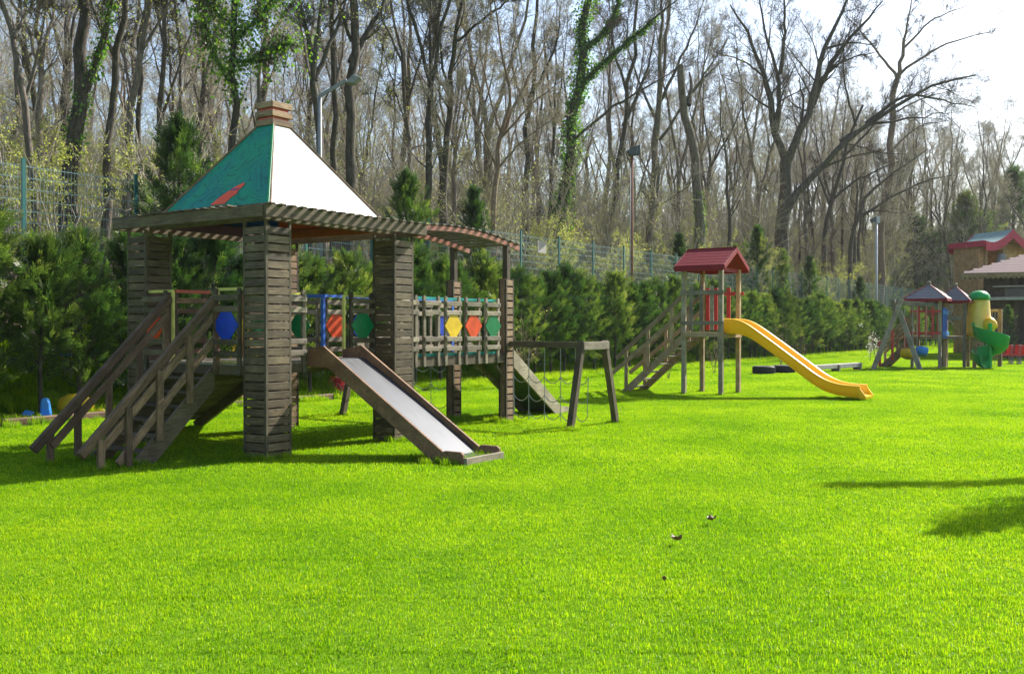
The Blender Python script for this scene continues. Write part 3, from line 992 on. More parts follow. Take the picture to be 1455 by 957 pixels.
sp = [(0.42, 1.225), (0.10, 1.235)]
for i in range(11):
    t = i / 10; sp.append((0.02 - t * 1.93, 1.225 - t * 1.155 + 0.02 * math.sin(t * math.pi)))
sp += [(-2.0, 0.05), (-2.22, 0.045)]
m = MB()
n = len(sp)
m.v = [(x, v, z) for v, z in sp for x in (un + .042, uf - .002)] + [(x, v, z - .012) for v, z in sp for x in (un + .042, uf - .002)]
for i in range(n - 1):
    m.f.append((2 * i, 2 * i + 1, 2 * i + 3, 2 * i + 2)); m.m.append(0)
    q = 2 * n; m.f.append((q + 2 * i, q + 2 * i + 2, q + 2 * i + 3, q + 2 * i + 1)); m.m.append(0)
chute = m.build("slide_chute", P_METAL, T)
for u in (un, uf):
    o = side(u); o.parent = chute
m = MB(); m.prism([(un + .045, v, z) for v, z in ((0.40, 1.19), (0.03, 1.19), (-1.85, 0.05), (-1.78, 0.0), (0.0, 1.11), (0.40, 1.11))], (0.65, 0, 0))
m.build("slide_bed", W_SLIDE, chute)
for u in (un - .012, uf + .012):
    m = MB(); m.prism([(u, v, z) for v, z in ((-1.92, -.01), (-1.92, .13), (-1.96, .155), (-2.20, .155), (-2.24, .125), (-2.24, -.01))], (0.045, 0, 0))
    m.build("end_cheek", W_SLIDE, chute, bevel=.006)
plank("end_lip", (un, -2.265, .035), (uf + .05, -2.265, .035), 0.05, 0.10, W_GREY, chute)

# bridge end posts
for v0 in (0.36, 1.52):
    p = slat_post(5.74, v0, 0.24, 2.5, W_SLAT_WARM, ('v-', 'v+'), pitch=0.125, sh=0.098, wv=0.16)
    for uu in (5.75, 5.965):
        plank("side_plank", (uu, v0 + .08, 0), (uu, v0 + .08, 2.5), 0.02, 0.12, W_RAIL, p, up=(0, 1, 0))
    plank("upper_post", (5.86, v0 + .08, 2.42), (5.86, v0 + .08, 3.1), 0.10, 0.10, W_DARK, T, up=(1, 0, 0))
plank("bridge_brace", (5.55, .45, 1.0), (5.76, .45, .8), .05, .05, W_DARK, T)
# arched slat roof over the bridge
arc = [(2.95 + i * (6.2 - 2.95) / 14, 3.13 + 0.13 * math.sin(math.pi * min(1, (i / 14) * 1.0) ** 1.0 * 0.98) * (1 - 0.0 * i) - 0.09 * (i / 14) ** 1.6) for i in range(15)]
for v in (0.42, 1.52):
    m = MB()
    for (a, b) in zip(arc[:-1], arc[1:]): m.bar((a[0], v, a[1]), (b[0] + .004, v, b[1]), 0.05, 0.075)
    m.build("arch_rail", P_REDRAIL, T)
for i in range(17):
    t = (i + .4) / 17 * 14; a = int(t); f = t - a; a2 = min(a + 1, 14)
    u = arc[a][0] * (1 - f) + arc[a2][0] * f; z = arc[a][1] * (1 - f) + arc[a2][1] * f
    sl = (arc[a2][1] - arc[a][1]) / (arc[a2][0] - arc[a][0] + 1e-6)
    plank("arch_slat", (u, 0.33, z + .052), (u, 1.62, z + .052), 0.085, 0.024, W_SLAT, T, up=(-sl, 0, 1))
# climbing nets and their frames


def a_frame(vc, vend, u_lo, u_hi):
    for (ub, ut) in ((u_lo, u_lo + .38), (u_hi, u_hi - .42)):
        plank("frame_leg", (ub, vc, -.03), (ut, vc, 1.42), 0.10, 0.10, W_DARK, T, up=(0, 1, 0))
    plank("frame_cap", (u_lo + .33, vc - .06, 1.35), (u_hi - .37, vc - .06, 1.35), 0.03, 0.13, W_GREY, T)
    plank("net_beam", (5.88, vend, 1.36), (5.88, vc, 1.36), 0.09, 0.10, W_DARK, T)


a_frame(-1.25, 0.36, 5.2, 6.75)
a_frame(3.6, 1.7, 5.05, 6.75)


def chain(m, P, n, rr=0.0085):
    P = np.array(P, float); seg = np.linalg.norm(np.diff(P, axis=0), axis=1); L = seg.sum()
    k = max(3, int(L / 0.02)); s = np.concatenate([[0], np.cumsum(seg)]); t = np.linspace(0, L, k)
    Q = np.stack([np.interp(t, s, P[:, i]) for i in range(3)], 1)
    rad = np.where(np.arange(k) % 2 == 0, rr * 1.25, rr * 0.55)
    m.tube(Q, rad, 4)


def net(vs, u, ztop, zs):
    m = MB()
    for v in vs[1:-1]:
        chain(m, [(u, v, ztop), (u + .01, v + .01, 0.06)], 1)
    for z in zs:
        for a, b in zip(vs[:-1], vs[1:]):
            pp = [(u, a + (b - a) * t, z - 0.10 * math.sin(math.pi * t) - (0.02 if 0 < t < 1 else 0)) for t in np.linspace(0, 1, 9)]
            chain(m, pp, 1)
    for i in (0, -1):
        chain(m, [(u, vs[i], zs[0]), (u, vs[i] + (.02 if i else -.02), zs[-1])], 1)
    o = m.build("chain_net", P_CHAIN, T)


net([0.30, -0.02, -0.34, -0.66, -0.95, -1.2], 5.88, 1.30, [0.82, 0.50, 0.20])
net([1.75, 2.15, 2.55, 2.95, 3.3, 3.55], 5.88, 1.30, [0.95, 0.62, 0.28])
# slide on the far end of the bridge
for v in (0.50, 1.30):
    m = MB(); m.prism([(5.80, v, 1.33), (6.0, v, 1.38), (7.8, v, .14), (8.05, v, .12), (8.05, v, 0.0), (7.62, v, 0.0), (5.95, v, 1.10), (5.80, v, 1.10)], (0, .045, 0))
    m.build("side_board", W_GREY, T)
m = MB(); m.prism([(5.82, .548, 1.2), (6.0, .548, 1.19), (7.78, .548, .06), (8.05, .548, .05), (8.05, .548, .03), (7.76, .548, .035), (6.0, .548, 1.16), (5.82, .548, 1.17)], (0, .75, 0))
m.build("far_slide_chute", P_MOSSY, T)
plank("end_lip", (8.07, .5, .05), (8.07, 1.34, .05), .04, .12, W_GREY, T)

# ------------------------------------------------------------------ SMALL TOWER with the yellow slide
S = thing("slide_tower", "small wooden play tower with red gabled roof, steep stairs and long yellow slide", "playground tower", (TB[0], TB[1], 0), ANG)
SU, SV = 1.12, 0.97
for u in (0, SU):
    for v in (0, SV):
        plank("post", (u, v, -.03), (u, v, 3.1), 0.105, 0.105, W_TAN if u else W_GREY, S, up=(1, 0, 0), c=.008)
# roof
ue0, ue1, um, zr, ze = -0.25, SU + 0.25, SU / 2, 3.60, 3.14
ve0, ve1 = -0.17, SV + 0.13
m = MB()
for s_, ue in ((-1, ue0), (1, ue1)):
    m.prism([(um, ve0 + .02, zr - .03), (um, ve0 + .02, zr - .05), (ue, ve0 + .02, ze - .05), (ue, ve0 + .02, ze - .03)], (0, ve1 - ve0 - .04, 0))
rf = m.build("roof", P_ROOFRED, S)
for s_, ue in ((-1, ue0), (1, ue1)):
    a = Vector((um, 0, zr)); b = Vector((ue, 0, ze)); dirv = (b - a).normalized(); nn = Vector((-dirv.z * s_, 0, dirv.x * s_))
    L = (b - a).length
    for i in range(6):
        c = a + dirv * (L * (i + .5) / 6) + nn * 0.006
        plank("roof_board", (c.x, ve0, c.z), (c.x, ve1, c.z), L / 6 - .012, 0.022, P_ROOFRED, rf, up=nn, c=.006)
    plank("eave_board", (ue + s_ * .012, ve0, ze - .06), (ue + s_ * .012, ve1, ze - .06), .024, .12, P_ROOFRED, rf)
for v in (ve0 - .012, ve1 + .012):
    for ue in (ue0, ue1):
        M_, L_ = frame((um, v, zr - .03), (ue, v, ze - .05))
        plank("barge_board", (um, v, zr - .045), (ue, v, ze - .045), .024, .115, P_ROOFRED, rf)
plank("ridge_cap", (um, ve0 - .02, zr + .012), (um, ve1 + .02, zr + .012), .09, .03, P_ROOFRED, rf)
m = MB(); m.bar((0, 0, 3.06), (SU, 0, 3.06), .04, .09); m.bar((0, SV, 3.06), (SU, SV, 3.06), .04, .09)
m.build("tie_beam", P_ROOFRED, S)
# platform
m = MB(); m.box(-.04, SU + .04, -.075, -.055, 1.40, 1.50); m.box(-.04, SU + .04, SV + .055, SV + .075, 1.40, 1.50)
m.box(-.075, -.055, -.05, SV + .05, 1.42, 1.53); m.box(SU + .055, SU + .075, -.05, SV + .05, 1.42, 1.53)
pf = m.build("platform_frame", W_TAN, S)
for i in range(9):
    u = 0.0 + i * SU / 8
    plank("plank", (u, -.05, 1.515), (u, SV + .05, 1.515), .12, .03, W_TAN, pf)
# grey railing on the left face
rl = plank("rail", (-.075, -.10, 2.50), (-.075, SV + .08, 2.50), .03, .11, W_GREY, S)
plank("rail", (-.075, -.10, 1.76), (-.075, SV + .08, 1.76), .03, .09, W_GREY, S)
for v in (.22, .49, .76):
    plank("picket", (-.045, v, 1.58), (-.045, v, 2.66), .03, .095, W_GREY, S, up=(0, 1, 0))
# red railing on the far face
plank("rail", (SU + .065, -.12, 2.50), (SU + .065, SV + .08, 2.50), .035, .085, P_RED, S)
plank("rail", (SU + .065, -.08, 1.76), (SU + .065, SV + .08, 1.76), .03, .085, P_RED, S)
for v in (.30, .64, .86):
    plank("picket", (SU + .10, v, 1.58), (SU + .10, v, 2.66), .035, .10, P_RED, S, up=(0, 1, 0))
# stairs towards the hedge
V1 = SV + 0.08
for u in (0.08, SU - .08):
    m = MB(); m.prism([(u, V1, 1.50), (u, V1, 1.28), (u, V1 + 1.45, 0.0), (u, V1 + 1.72, 0.0)], (.04, 0, 0))
    o = m.build("stair_stringer", W_TAN, S)
    ur = u + (-.03 if u < .5 else .07)
    for dz in (0.92, 0.50):
        plank("stair_rail", (ur, V1 - .1, 1.58 + dz), (ur, V1 + 1.98 - (0.15 if dz > .6 else -.02), -0.12 + dz + .05), .045, .105, W_TAN, S)
    for t in (0.28, 0.93, 1.55):
        zz = 1.50 - t * .87
        plank("baluster", (ur + (.0 if u < .5 else 0), V1 + t, max(-.02, zz - .12)), (ur, V1 + t, zz + 0.90), .04, .09, W_TAN, S, up=(0, 1, 0))
for i in range(7):
    z = 1.30 - i * .198; v = V1 + .12 + i * .228
    plank("step", (.12, v, z), (SU - .08, v, z), .19, .03, W_GREY, S)
# slide: curved trough
tp = [(0.08, 1.86, 1.50), (-.33, 1.86, 1.50), (-.62, 1.72, 1.42), (-1.3, 1.25, .96), (-1.9, .82, .52), (-2.2, .60, .30), (-2.45, .44, .17), (-2.75, .35, .09), (-3.10, .33, .07), (-3.23, .33, .06)]


def resample(tp, n):
    tp = np.array(tp, float); s = np.concatenate([[0], np.cumsum(np.linalg.norm(np.diff(tp[:, :2], axis=0), axis=1))])
    t = np.linspace(0, s[-1], n); q = np.stack([np.interp(t, s, tp[:, i]) for i in range(3)], 1)
    for _ in range(3): q[1:-1] = q[1:-1] * .5 + (q[2:] + q[:-2]) * .25
    return q


q = resample(tp, 34)
ua, ub = 0.20, 0.86


def slide_mesh(q):
    m = MB(); n = len(q)
    # cross-section (u, fraction of wall height) outer then inner
    secs = []
    for v, zt, zb in q:
        f = zb + .055
        fr = [(ua - .03, zt - .03), (ua - .03, zt), (ua + .0, zt + .012), (ua + .035, zt), (ua + .045, zt * .45 + f * .55), (ua + .075, f + .03), (ua + .12, f), (ub - .12, f), (ub - .075, f + .03), (ub - .045, zt * .45 + f * .55), (ub - .035, zt), (ub, zt + .012), (ub + .03, zt), (ub + .03, zt - .03), (ub + .004, zt - .035), (ub - .01, zt * .45 + zb * .55), (ub - .015, zb + .02), (ub - .03, zb), (ua + .03, zb), (ua + .015, zb + .02), (ua + .01, zt * .45 + zb * .55), (ua - .004, zt - .035)]
        secs.append([(u, v, z) for u, z in fr])
    k = len(secs[0])
    for s_ in secs: m.v += s_
    for i in range(n - 1):
        for j in range(k):
            m.f.append((i * k + j, i * k + (j + 1) % k, (i + 1) * k + (j + 1) % k, (i + 1) * k + j)); m.m.append(0)
    for i in (0, n - 1):
        # close the ends between outer and inner skins
        o = i * k
        for a, b, c, d in ((0, 1, 2, 21), (2, 3, 20, 21), (3, 4, 19, 20), (4, 5, 18, 19), (5, 6, 18, 18), (6, 7, 17, 18), (7, 8, 17, 17), (8, 9, 16, 17), (9, 10, 15, 16), (10, 11, 14, 15), (11, 12, 13, 14)):
            ids = []
            for t in (a, b, c, d):
                if o + t not in ids: ids.append(o + t)
            m.f.append(tuple(ids)); m.m.append(0)
    return m


ys_ = slide_mesh(q).build("yellow_slide", P_PLAST_Y, S, smooth=True)
es = ys_.modifiers.new("es", 'EDGE_SPLIT'); es.split_angle = R(50)
m = MB(); m.prism([(ua - .01, -3.21, .04), (ua - .01, -3.21, .30), (ua - .01, -3.36, .10), (ua - .01, -3.345, .03)], (0.03, 0, 0))
m.prism([(ub - .02, -3.21, .04), (ub - .02, -3.21, .30), (ub - .02, -3.36, .10), (ub - .02, -3.345, .03)], (0.03, 0, 0))
m.prism([(ua + .02, -3.22, .12), (ua + .02, -3.36, .09), (ua + .02, -3.35, .03), (ua + .02, -3.22, .05)], (ub - ua - .04, 0, 0))
m.build("slide_nose", P_PLAST_Y, S)

# ------------------------------------------------------------------ FAR PLAY SET
FY = 39.8
FXm = lambda px, Y=FY: (px - 727.5) / 1400 * Y
F = thing("play_fort", "distant double towered wooden play fort with swings, grey pyramid roofs and green spiral slide", "playground tower", (FXm(1306, 40.4), 40.4, 0), ANG)
Fr = F.location.copy()


def floc(px, Y, z=0.0):
    """world point on the ray column px at depth Y -> local coordinates of the far play set"""
    x = FXm(px, Y) - Fr.x; y = Y - Fr.y
    return Vector((x * UX + y * UY, x * VX + y * VY, z))


def pyr(c, h, z0, z1, name="roof"):
    """pyramid roof of boards; c = uv centre, h = half size"""
    m = MB(); b = [(c[0] - h, c[1] - h, z0), (c[0] + h, c[1] - h, z0), (c[0] + h, c[1] + h, z0), (c[0] - h, c[1] + h, z0)]
    ap = Vector((c[0], c[1], z1))
    for i in range(4): m.poly([b[i], b[(i + 1) % 4], ap])
    m.poly(b)
    o = m.build(name, P_SLATE, F)
    for i in range(4):
        A = Vector(b[i]); B = Vector(b[(i + 1) % 4]); nn = (B - A).cross(ap - A).normalized()
        for k in range(5):
            t = (k + .5) / 5.2
            p, q2 = A.lerp(ap, t), B.lerp(ap, t)
            if (p - q2).length < .1: continue
            plank("roof_board", p + nn * .01, q2 + nn * .01, (A - ap).length / 5.6 * .78, .02, P_SLATE, o, up=nn, c=0)
        plank("hip_trim", A + Vector((0, 0, .025)), ap + Vector((0, 0, .025)), .04, .03, P_ROOFRED, o, c=0)
        plank("eave_board", A + Vector((0, 0, -.04)), B + Vector((0, 0, -.04)), .03, .10, P_ROOFRED, o, c=0)
    m = MB(); m.lathe([(0.0, z1 - .05), (.09, z1 - .03), (.09, z1 + .08), (.05, z1 + .12), (0, z1 + .13)], 8, c); m.build("finial", W_GREYV, o)
    return o


def ftower(base, w, mats, zt=2.8):
    for u in (0, w):
        for v in (0, w):
            plank("post", (base[0] + u, base[1] + v, -.03), (base[0] + u, base[1] + v, zt), .12, .12, mats[0] if u == 0 else mats[1], F, up=(1, 0, 0), c=.006)
    m = MB(); m.box(base[0] - .05, base[0] + w + .05, base[1] - .08, base[1] + w + .08, 1.18, 1.30); m.build("platform", W_TAN, F)


# tower one: near corner at px 1335 ; tower two: near corner at px 1371
p1 = floc(1335.5, 39.7); b1 = (p1.x, p1.y); w1 = 1.05
ftower(b1, w1, (W_GREY, W_TAN))
pyr((b1[0] + w1 / 2, b1[1] + w1 / 2), 0.83, 2.80, 3.42)
p2 = floc(1370.5, 40.2); b2 = (p2.x, p2.y)
ftower(b2, .85, (W_GREY, W_TAN), 2.75)
pyr((b2[0] + .42, b2[1] + .42), 0.66, 2.74, 3.36)
# red railing, tower one left face (plane u = b1.u)
for z in (2.30, 1.42): plank("rail", (b1[0] - .08, b1[1] - .05, z), (b1[0] - .08, b1[1] + w1 + .08, z), .03, .10, P_RED, F)
for v in (.25, .50, .78): plank("picket", (b1[0] - .11, b1[1] + v, 1.28), (b1[0] - .11, b1[1] + v, 2.50), .03, .09, P_RED, F, up=(0, 1, 0))
# blue panel, front face (plane v = b1.v)
for k in range(5):
    u = b1[0] + .17 + k * .18
    plank("blue_picket", (u, b1[1] - .09, 1.22), (u, b1[1] - .09, 2.45), .03, .13, P_BLUEBAR, F, up=(1, 0, 0))
for z in (2.26, 1.40): plank("rail", (b1[0] - .02, b1[1] - .12, z), (b1[0] + w1 + .1, b1[1] - .12, z), .03, .15, P_LBLUE, F)
# bridge between the towers
u0b, v0b = b1[0] + w1, b1[1]
A1, A2 = Vector((b1[0] + w1 * .9, b1[1] - .02, 0)), Vector((b2[0], b2[1] + .1, 0))
plank("bridge_rail", A1 + Vector((0, 0, 2.05)), A2 + Vector((0, 0, 2.02)), .04, .17, W_GREY, F)
B1_, B2_ = A1 + Vector((.1, .75, 0)), A2 + Vector((.1, .7, 0))
plank("bridge_rail", B1_ + Vector((0, 0, 2.2)), B2_ + Vector((0, 0, 2.2)), .04, .14, W_TAN, F)
for t in np.linspace(.06, .94, 7):
    a = A1.lerp(A2, t); b = B1_.lerp(B2_, t); z = 1.25 - .06 * math.sin(math.pi * t)
    plank("bridge_plank", a + Vector((0, 0, z)), b + Vector((0, 0, z)), .13, .035, W_GREY, F)
for t in (.62, .8):
    a = B1_.lerp(B2_, t); plank("picket", a + Vector((.03, 0, 1.3)), a + Vector((.03, 0, 2.35)), .03, .1, P_RED, F, up=(1, 0, 0))
plank("rail", B1_.lerp(B2_, .5) + Vector((0, 0, 1.45)), B2_ + Vector((0, 0, 1.45)), .03, .08, P_RED, F)
# stairs left of tower one (towards +v)
V1 = b1[1] + w1 + .06; U1 = b1[0]
for u in (U1 + .06, U1 + w1 - .1):
    m = MB(); m.prism([(u, V1, 1.26), (u, V1, 1.02), (u, V1 + 1.0, 0.0), (u, V1 + 1.3, 0.0)], (.045, 0, 0)); m.build("stair_stringer", W_TAN, F)
    for dz in (.92, .52): plank("stair_rail", (u - .03, V1 - .05, 1.30 + dz), (u - .03, V1 + 1.28, 0.02 + dz), .03, .10, W_TAN, F)
    for t in (.22, .72, 1.22):
        zz = 1.26 - t * .98
        plank("baluster", (u - .06, V1 + t, max(0, zz - .25)), (u - .06, V1 + t, zz + 1.02), .05, .10, P_RED if u < U1 + .2 else W_TAN, F, up=(0, 1, 0))
for i in range(6):
    plank("step", (U1 + .08, V1 + .12 + i * .195, 1.1 - i * .19), (U1 + w1 - .05, V1 + .12 + i * .195, 1.1 - i * .19), .22, .035, W_GREY, F)
# swing frame : beam comes out of tower one
apx = floc(1277, 39.0, 2.62); bend = floc(1324, 39.7, 2.55)
plank("swing_beam", apx + (apx - bend).normalized() * .12, bend, .12, .17, W_GREY, F)
W_LEG = wood('leg_wood', (0.22, 0.20, 0.17), (0.36, 0.34, 0.30), (0.5, 0.48, 0.44), 0)
LA = [(floc(1240.5, 38.6, -.03), floc(1281, 38.9, 2.78), W_GREY), (floc(1308, 38.3, -.03), floc(1277.5, 39.0, 2.33), W_LEG), (floc(1272, 39.15, 2.2), floc(1268.5, 39.2, 2.75), W_GREY)]
for a, b, mm in LA: plank("swing_leg", a, b, .17, .15, mm, F, up=(1, 0, 0))


def swing(pxs, px_seat, Y, col, hang):
    m = MB()
    for p in pxs: m.tube([floc(p, Y, 2.5), floc(p + (px_seat - pxs[0]) * .0, Y, hang + .25)], .012, 5)
    s_ = m.build("swing_chains", P_CHAIN, F)
    c = floc(px_seat, Y, hang)
    m = MB()
    prof = [(0.02, -.16), (.16, -.17), (.24, -.10), (.27, .06), (.25, .20), (.21, .20), (.20, .04), (.16, -.08), (.02, -.10)]
    m.lathe([(r, z) for r, z in prof], 14, (0, 0))
    o = m.build("swing_seat", col, F, smooth=True); o.location = c; o.scale = (1.15, .95, .9); o.rotation_euler = (.1, .25, .3)
    m = MB(); m.box(-.04, .04, -.24, .24, .12, .20); m.tube([(0, 0, -.1), (0, 0, .16)], .03, 6); m.build("seat_bar", col, o)


swing((1285.5, 1297), 1288.5, 39.3, P_YELLOW, .58)
swing((1303, 1316), 1309.5, 39.5, P_LBLUE, .66)
# cabin over the spiral slide: plain bulging plastic shell with a green cap
cc = floc(1391, 40.6)
m = MB()
m.lathe([(0.0, 1.25), (.36, 1.27), (.54, 1.40), (.60, 1.62), (.55, 1.88), (.45, 2.12), (.42, 2.45), (.40, 2.72), (.37, 2.86), (.2, 2.95), (0, 2.97)], 24, (0, 0))
cab = m.build("cabin_shell", P_PEAR, F, smooth=True); cab.location = cc
m = MB(); m.lathe([(.41, 2.78), (.43, 2.86), (.39, 3.0), (.27, 3.11), (.12, 3.16), (0, 3.17)], 24, (0, 0))
cap = m.build("cabin_cap", P_PLAST_G, cab, smooth=True)
to_cam = floc(1500, 30) - floc(1391, 40.6); to_cam.z = 0; tcn = to_cam.normalized(); tsd = Vector((-tcn.y, tcn.x, 0))
m = MB(); m.prism([tcn * .40 - tsd * .36 + Vector((0, 0, 2.83)), tcn * .76 - tsd * .2 + Vector((0, 0, 2.84)), tcn * .80 + Vector((0, 0, 2.85)), tcn * .76 + tsd * .2 + Vector((0, 0, 2.84)), tcn * .40 + tsd * .36 + Vector((0, 0, 2.83))], (0, 0, .05))
m.build("cap_peak", P_PLAST_G, cab)
m = MB()
for k in range(9):
    pass
m.lathe([(0.0, -.02), (.12, 0.0), (.19, .10), (.17, .28), (.08, .40), (0, .43)], 14, (0, 0))
ob = m.build("orange_knob", P_PLAST_Y, cab, smooth=True); ob.location = tcn * .56 + tsd * .30 + Vector((0, 0, 1.55)); ob.scale = (1.5, 1.5, 1.2)
ce2 = tcn * 1.0
# bracket post under the cabin
pp = floc(1385, 40.3)
plank("bracket_post", (pp.x, pp.y, -.03), (pp.x, pp.y, 1.25), .14, .14, W_TAN, F, up=(1, 0, 0))
plank("bracket_arm", pp + Vector((.0, .0, 1.0)), floc(1392, 40.4, 1.24), .10, .10, W_TAN, F)
# spiral slide
sc_ = floc(1407, 39.7)
m = MB(); m.tube([(sc_.x, sc_.y, 0), (sc_.x, sc_.y, 1.82)], .075, 12); m.build("slide_column", P_PLAST_G, F)
m = MB(); N_ = 60
toC = Vector((0, 0, 0)) - Vector((0, 0, 0))
angcam = math.atan2(-(sc_.y - floc(1407, 20).y), -(sc_.x - floc(1407, 20).x))   # direction towards the camera
secs = []
for i in range(N_ + 1):
    t = i / N_
    a = angcam + R(-125) + R(455) * t       # starts behind left of the column, turns round its right side
    z = 1.38 - 1.28 * t ** 1.03
    ro = 0.60 + .05 * math.sin(t * 3); ri = .06
    ca, sa = math.cos(a), math.sin(a)
    wall = .50 - .10 * t
    row = []
    for (rr, zz) in ((ri, .16), (ri + .03, .03), (.20, -.03), (.36, -.05), (.50, .0), (ro - .02, .12), (ro + .03, wall), (ro + .07, wall + .015), (ro + .06, wall - .02), (ro + .01, .08), (.50, -.08), (.36, -.11), (.20, -.09), (ri, -.02)):
        row.append((sc_.x + rr * ca, sc_.y + rr * sa, z + zz))
    secs.append(row)
k = len(secs[0])
for r_ in secs: m.v += r_
for i in range(N_):
    for j in range(k):
        m.f.append((i * k + j, i * k + (j + 1) % k, (i + 1) * k + (j + 1) % k, (i + 1) * k + j)); m.m.append(0)
m.f.append(tuple(range(k))); m.m.append(0); m.f.append(tuple(N_ * k + j for j in range(k))); m.m.append(0)
m.build("spiral_slide", P_PLAST_G, F, smooth=True)
# goal-like frame with a climbing net behind the spiral
g1, g2 = floc(1421, 41.2), floc(1402, 41.8)
plank("net_post", g1, g1 + Vector((0, 0, 2.42)), .15, .15, W_TAN, F, up=(1, 0, 0))
plank("net_top", g1 + Vector((0, 0, 2.36)), floc(1395, 42.0, 2.36), .09, .12, W_GREY, F)
m = MB()
for t in np.linspace(.12, .95, 6):
    p = g1.lerp(floc(1396, 42.0), t); chain(m, [tuple(p + Vector((0, 0, .1))), tuple(p + Vector((0, 0, 2.3)))], 1, .014)
for z in (.4, .8, 1.2, 1.6, 2.0): chain(m, [tuple(g1 + Vector((0, 0, z))), tuple(floc(1396, 42.0, z))], 1, .014)
m.build("rope_net", P_CHAIN, F)

# ------------------------------------------------------------------ red spring seesaw
sx, sy = FXm(1441, 44), 44
SS = thing("spring_seesaw", "low red seesaw on coil springs on the lawn beyond the green spiral slide", "seesaw", (sx, sy, 0), R(8))
plank("seat_beam", (-1.1, 0, .42), (1.6, 0, .42), .30, .10, P_RED, SS)
for x in (-.55, -.25, .15, .5):
    plank("backrest", (x, -.02, .45), (x + (-.10 if x < -.3 else .08), .0, .86), .26, .16 if x > -.5 else .06, P_RED, SS, up=(1, 0, 0))
m = MB()
for cx in (-.15, .25):
    a = np.linspace(0, 5 * 2 * math.pi, 60)
    m.tube(np.stack([cx + .11 * np.cos(a), .11 * np.sin(a), .02 + a / a[-1] * .35], 1), .018, 5)
m.build("coil_springs", P_STEEL, SS)

# ------------------------------------------------------------------ tyres and balance beam


def tyre(name, px, Y, label):
    m = MB(); pr = [(.20, .26), (.20, .03), (.24, 0.0), (.35, 0.0), (.385, .03), (.395, .08), (.395, .20), (.385, .25), (.35, .28), (.24, .28), (.20, .26)]
    m.lathe(pr, 28)
    X = (px - 727.5) / 1400 * Y
    root = thing(name, label, "tyre", (X, Y, 0), 0, "tyres lying on the lawn edge")
    m.build("tyre_body", P_TYRE, root, smooth=True)
    m = MB()
    for i in range(28):
        a = i / 28 * 2 * math.pi
        m.bar((.397 * math.cos(a), .397 * math.sin(a), .04), (.397 * math.cos(a + .06), .397 * math.sin(a + .06), .24), .03, .012, up=(math.cos(a), math.sin(a), 0))
    o = m.build("tread_blocks", P_TYRE, root); o['kind'] = 'stuff'


tyre("old_tyre", 1085.5, 35.0, "black tyre lying flat by the hedge, the nearer of two and fully in view")
tyre("old_tyre", 1114, 35.8, "black tyre lying flat, partly hidden behind the yellow slide")
bx0, bx1 = ((1150 - 727.5) / 1400 * 35.5, 35.5), ((1221 - 727.5) / 1400 * 38.4, 38.4)
BB = thing("balance_beam", "long low weathered grey balance beam lying behind the end of the yellow slide", "balance beam", (bx0[0], bx0[1], 0), math.atan2(bx1[1] - bx0[1], bx1[0] - bx0[0]))
LB = math.hypot(bx1[0] - bx0[0], bx1[1] - bx0[1])
plank("beam", (0, 0, .20), (LB, 0, .20), .26, .16, P_CONC, BB, c=.01)
for t in (.06, .5, .95): plank("foot", (LB * t, -.02, -.02), (LB * t, -.02, .26), .32, .10, W_GREY, BB, up=(1, 0, 0))

# ------------------------------------------------------------------ fence behind the hedge
fence = thing("mesh_fence", "long green wire mesh fence on the bank between hedge and forest", "fence", (0, 0, 0), ANG)
FD = 18.9
PW = 2.52
pm = MB()
HH = 2.35
for z in np.linspace(.1, HH - .05, 11): pm.box(0, PW - .06, -.006, .006, z - .006, z + .006)
for x in np.linspace(.02, PW - .08, 34): pm.box(x - .0022, x + .0022, -.010, -.006, .03, HH)
panel_me = pm.mesh("mesh_panel", P_WIRE)
qm = MB(); qm.box(-.035, .035, -.025, .025, -.3, HH + .12); qm.box(-.038, .038, -.028, .028, HH + .12, HH + .135)
post_me = qm.mesh("post", P_FENCE)
i0 = -2
for i in range(i0, 48):
    u = 5.6 + i * PW; x = UX * u + VX * FD; y = UY * u + VY * FD
    if i == 47: pass
    z = float(gz(x, y)) + .22
    z = 2.50
    o = link("post", post_me, fence); o.location = (u, FD, z)
    o = link("mesh_panel", panel_me, fence); o.location = (u + .035, FD, z + .02)
plank("sign_plate", (5.6 + 9 * PW + 1.0, FD - .04, 4.50), (5.6 + 9 * PW + 1.55, FD - .04, 4.50), .01, .42, P_CONC, fence)


# ------------------------------------------------------------------ trees
def spec_branch(rng, P, Rr, Lp, m, t0, t1, a0, a1, l0, l1, n, rf, up, wob, tap=0.25, lshort=0.5):
    N, k, _ = P.shape
    idx = np.repeat(np.arange(N), m)
    t = rng.uniform(t0, t1, N * m)
    f = t * (k - 1); i = np.minimum(f.astype(int), k - 2); fr = (f - i)[:, None]
    C = P[idx, i] * (1 - fr) + P[idx, i + 1] * fr
    Tn = unit(P[idx, i + 1] - P[idx, i])
    rad = Rr[idx, i] * (1 - fr[:, 0]) + Rr[idx, i + 1] * fr[:, 0]
    ra = unit(rng.normal(size=(N * m, 3)))
    pr = unit(np.cross(Tn, ra))
    an = np.radians(rng.uniform(a0, a1, N * m))[:, None]
    D = Tn * np.cos(an) + pr * np.sin(an)
    L = Lp[idx] * rng.uniform(l0, l1, N * m) * (1 - lshort * t)
    Q = np.empty((N * m, n, 3)); Q[:, 0] = C
    for s in range(1, n):
        D = unit(D + np.array([0, 0, up]) + wob * rng.normal(size=D.shape))
        Q[:, s] = Q[:, s - 1] + D * (L / (n - 1))[:, None]
    r0 = rad * rf * rng.uniform(.8, 1.1, N * m)
    R2 = r0[:, None] * (1 - (1 - tap) * np.linspace(0, 1, n)[None] ** .8)
    return Q, R2, L


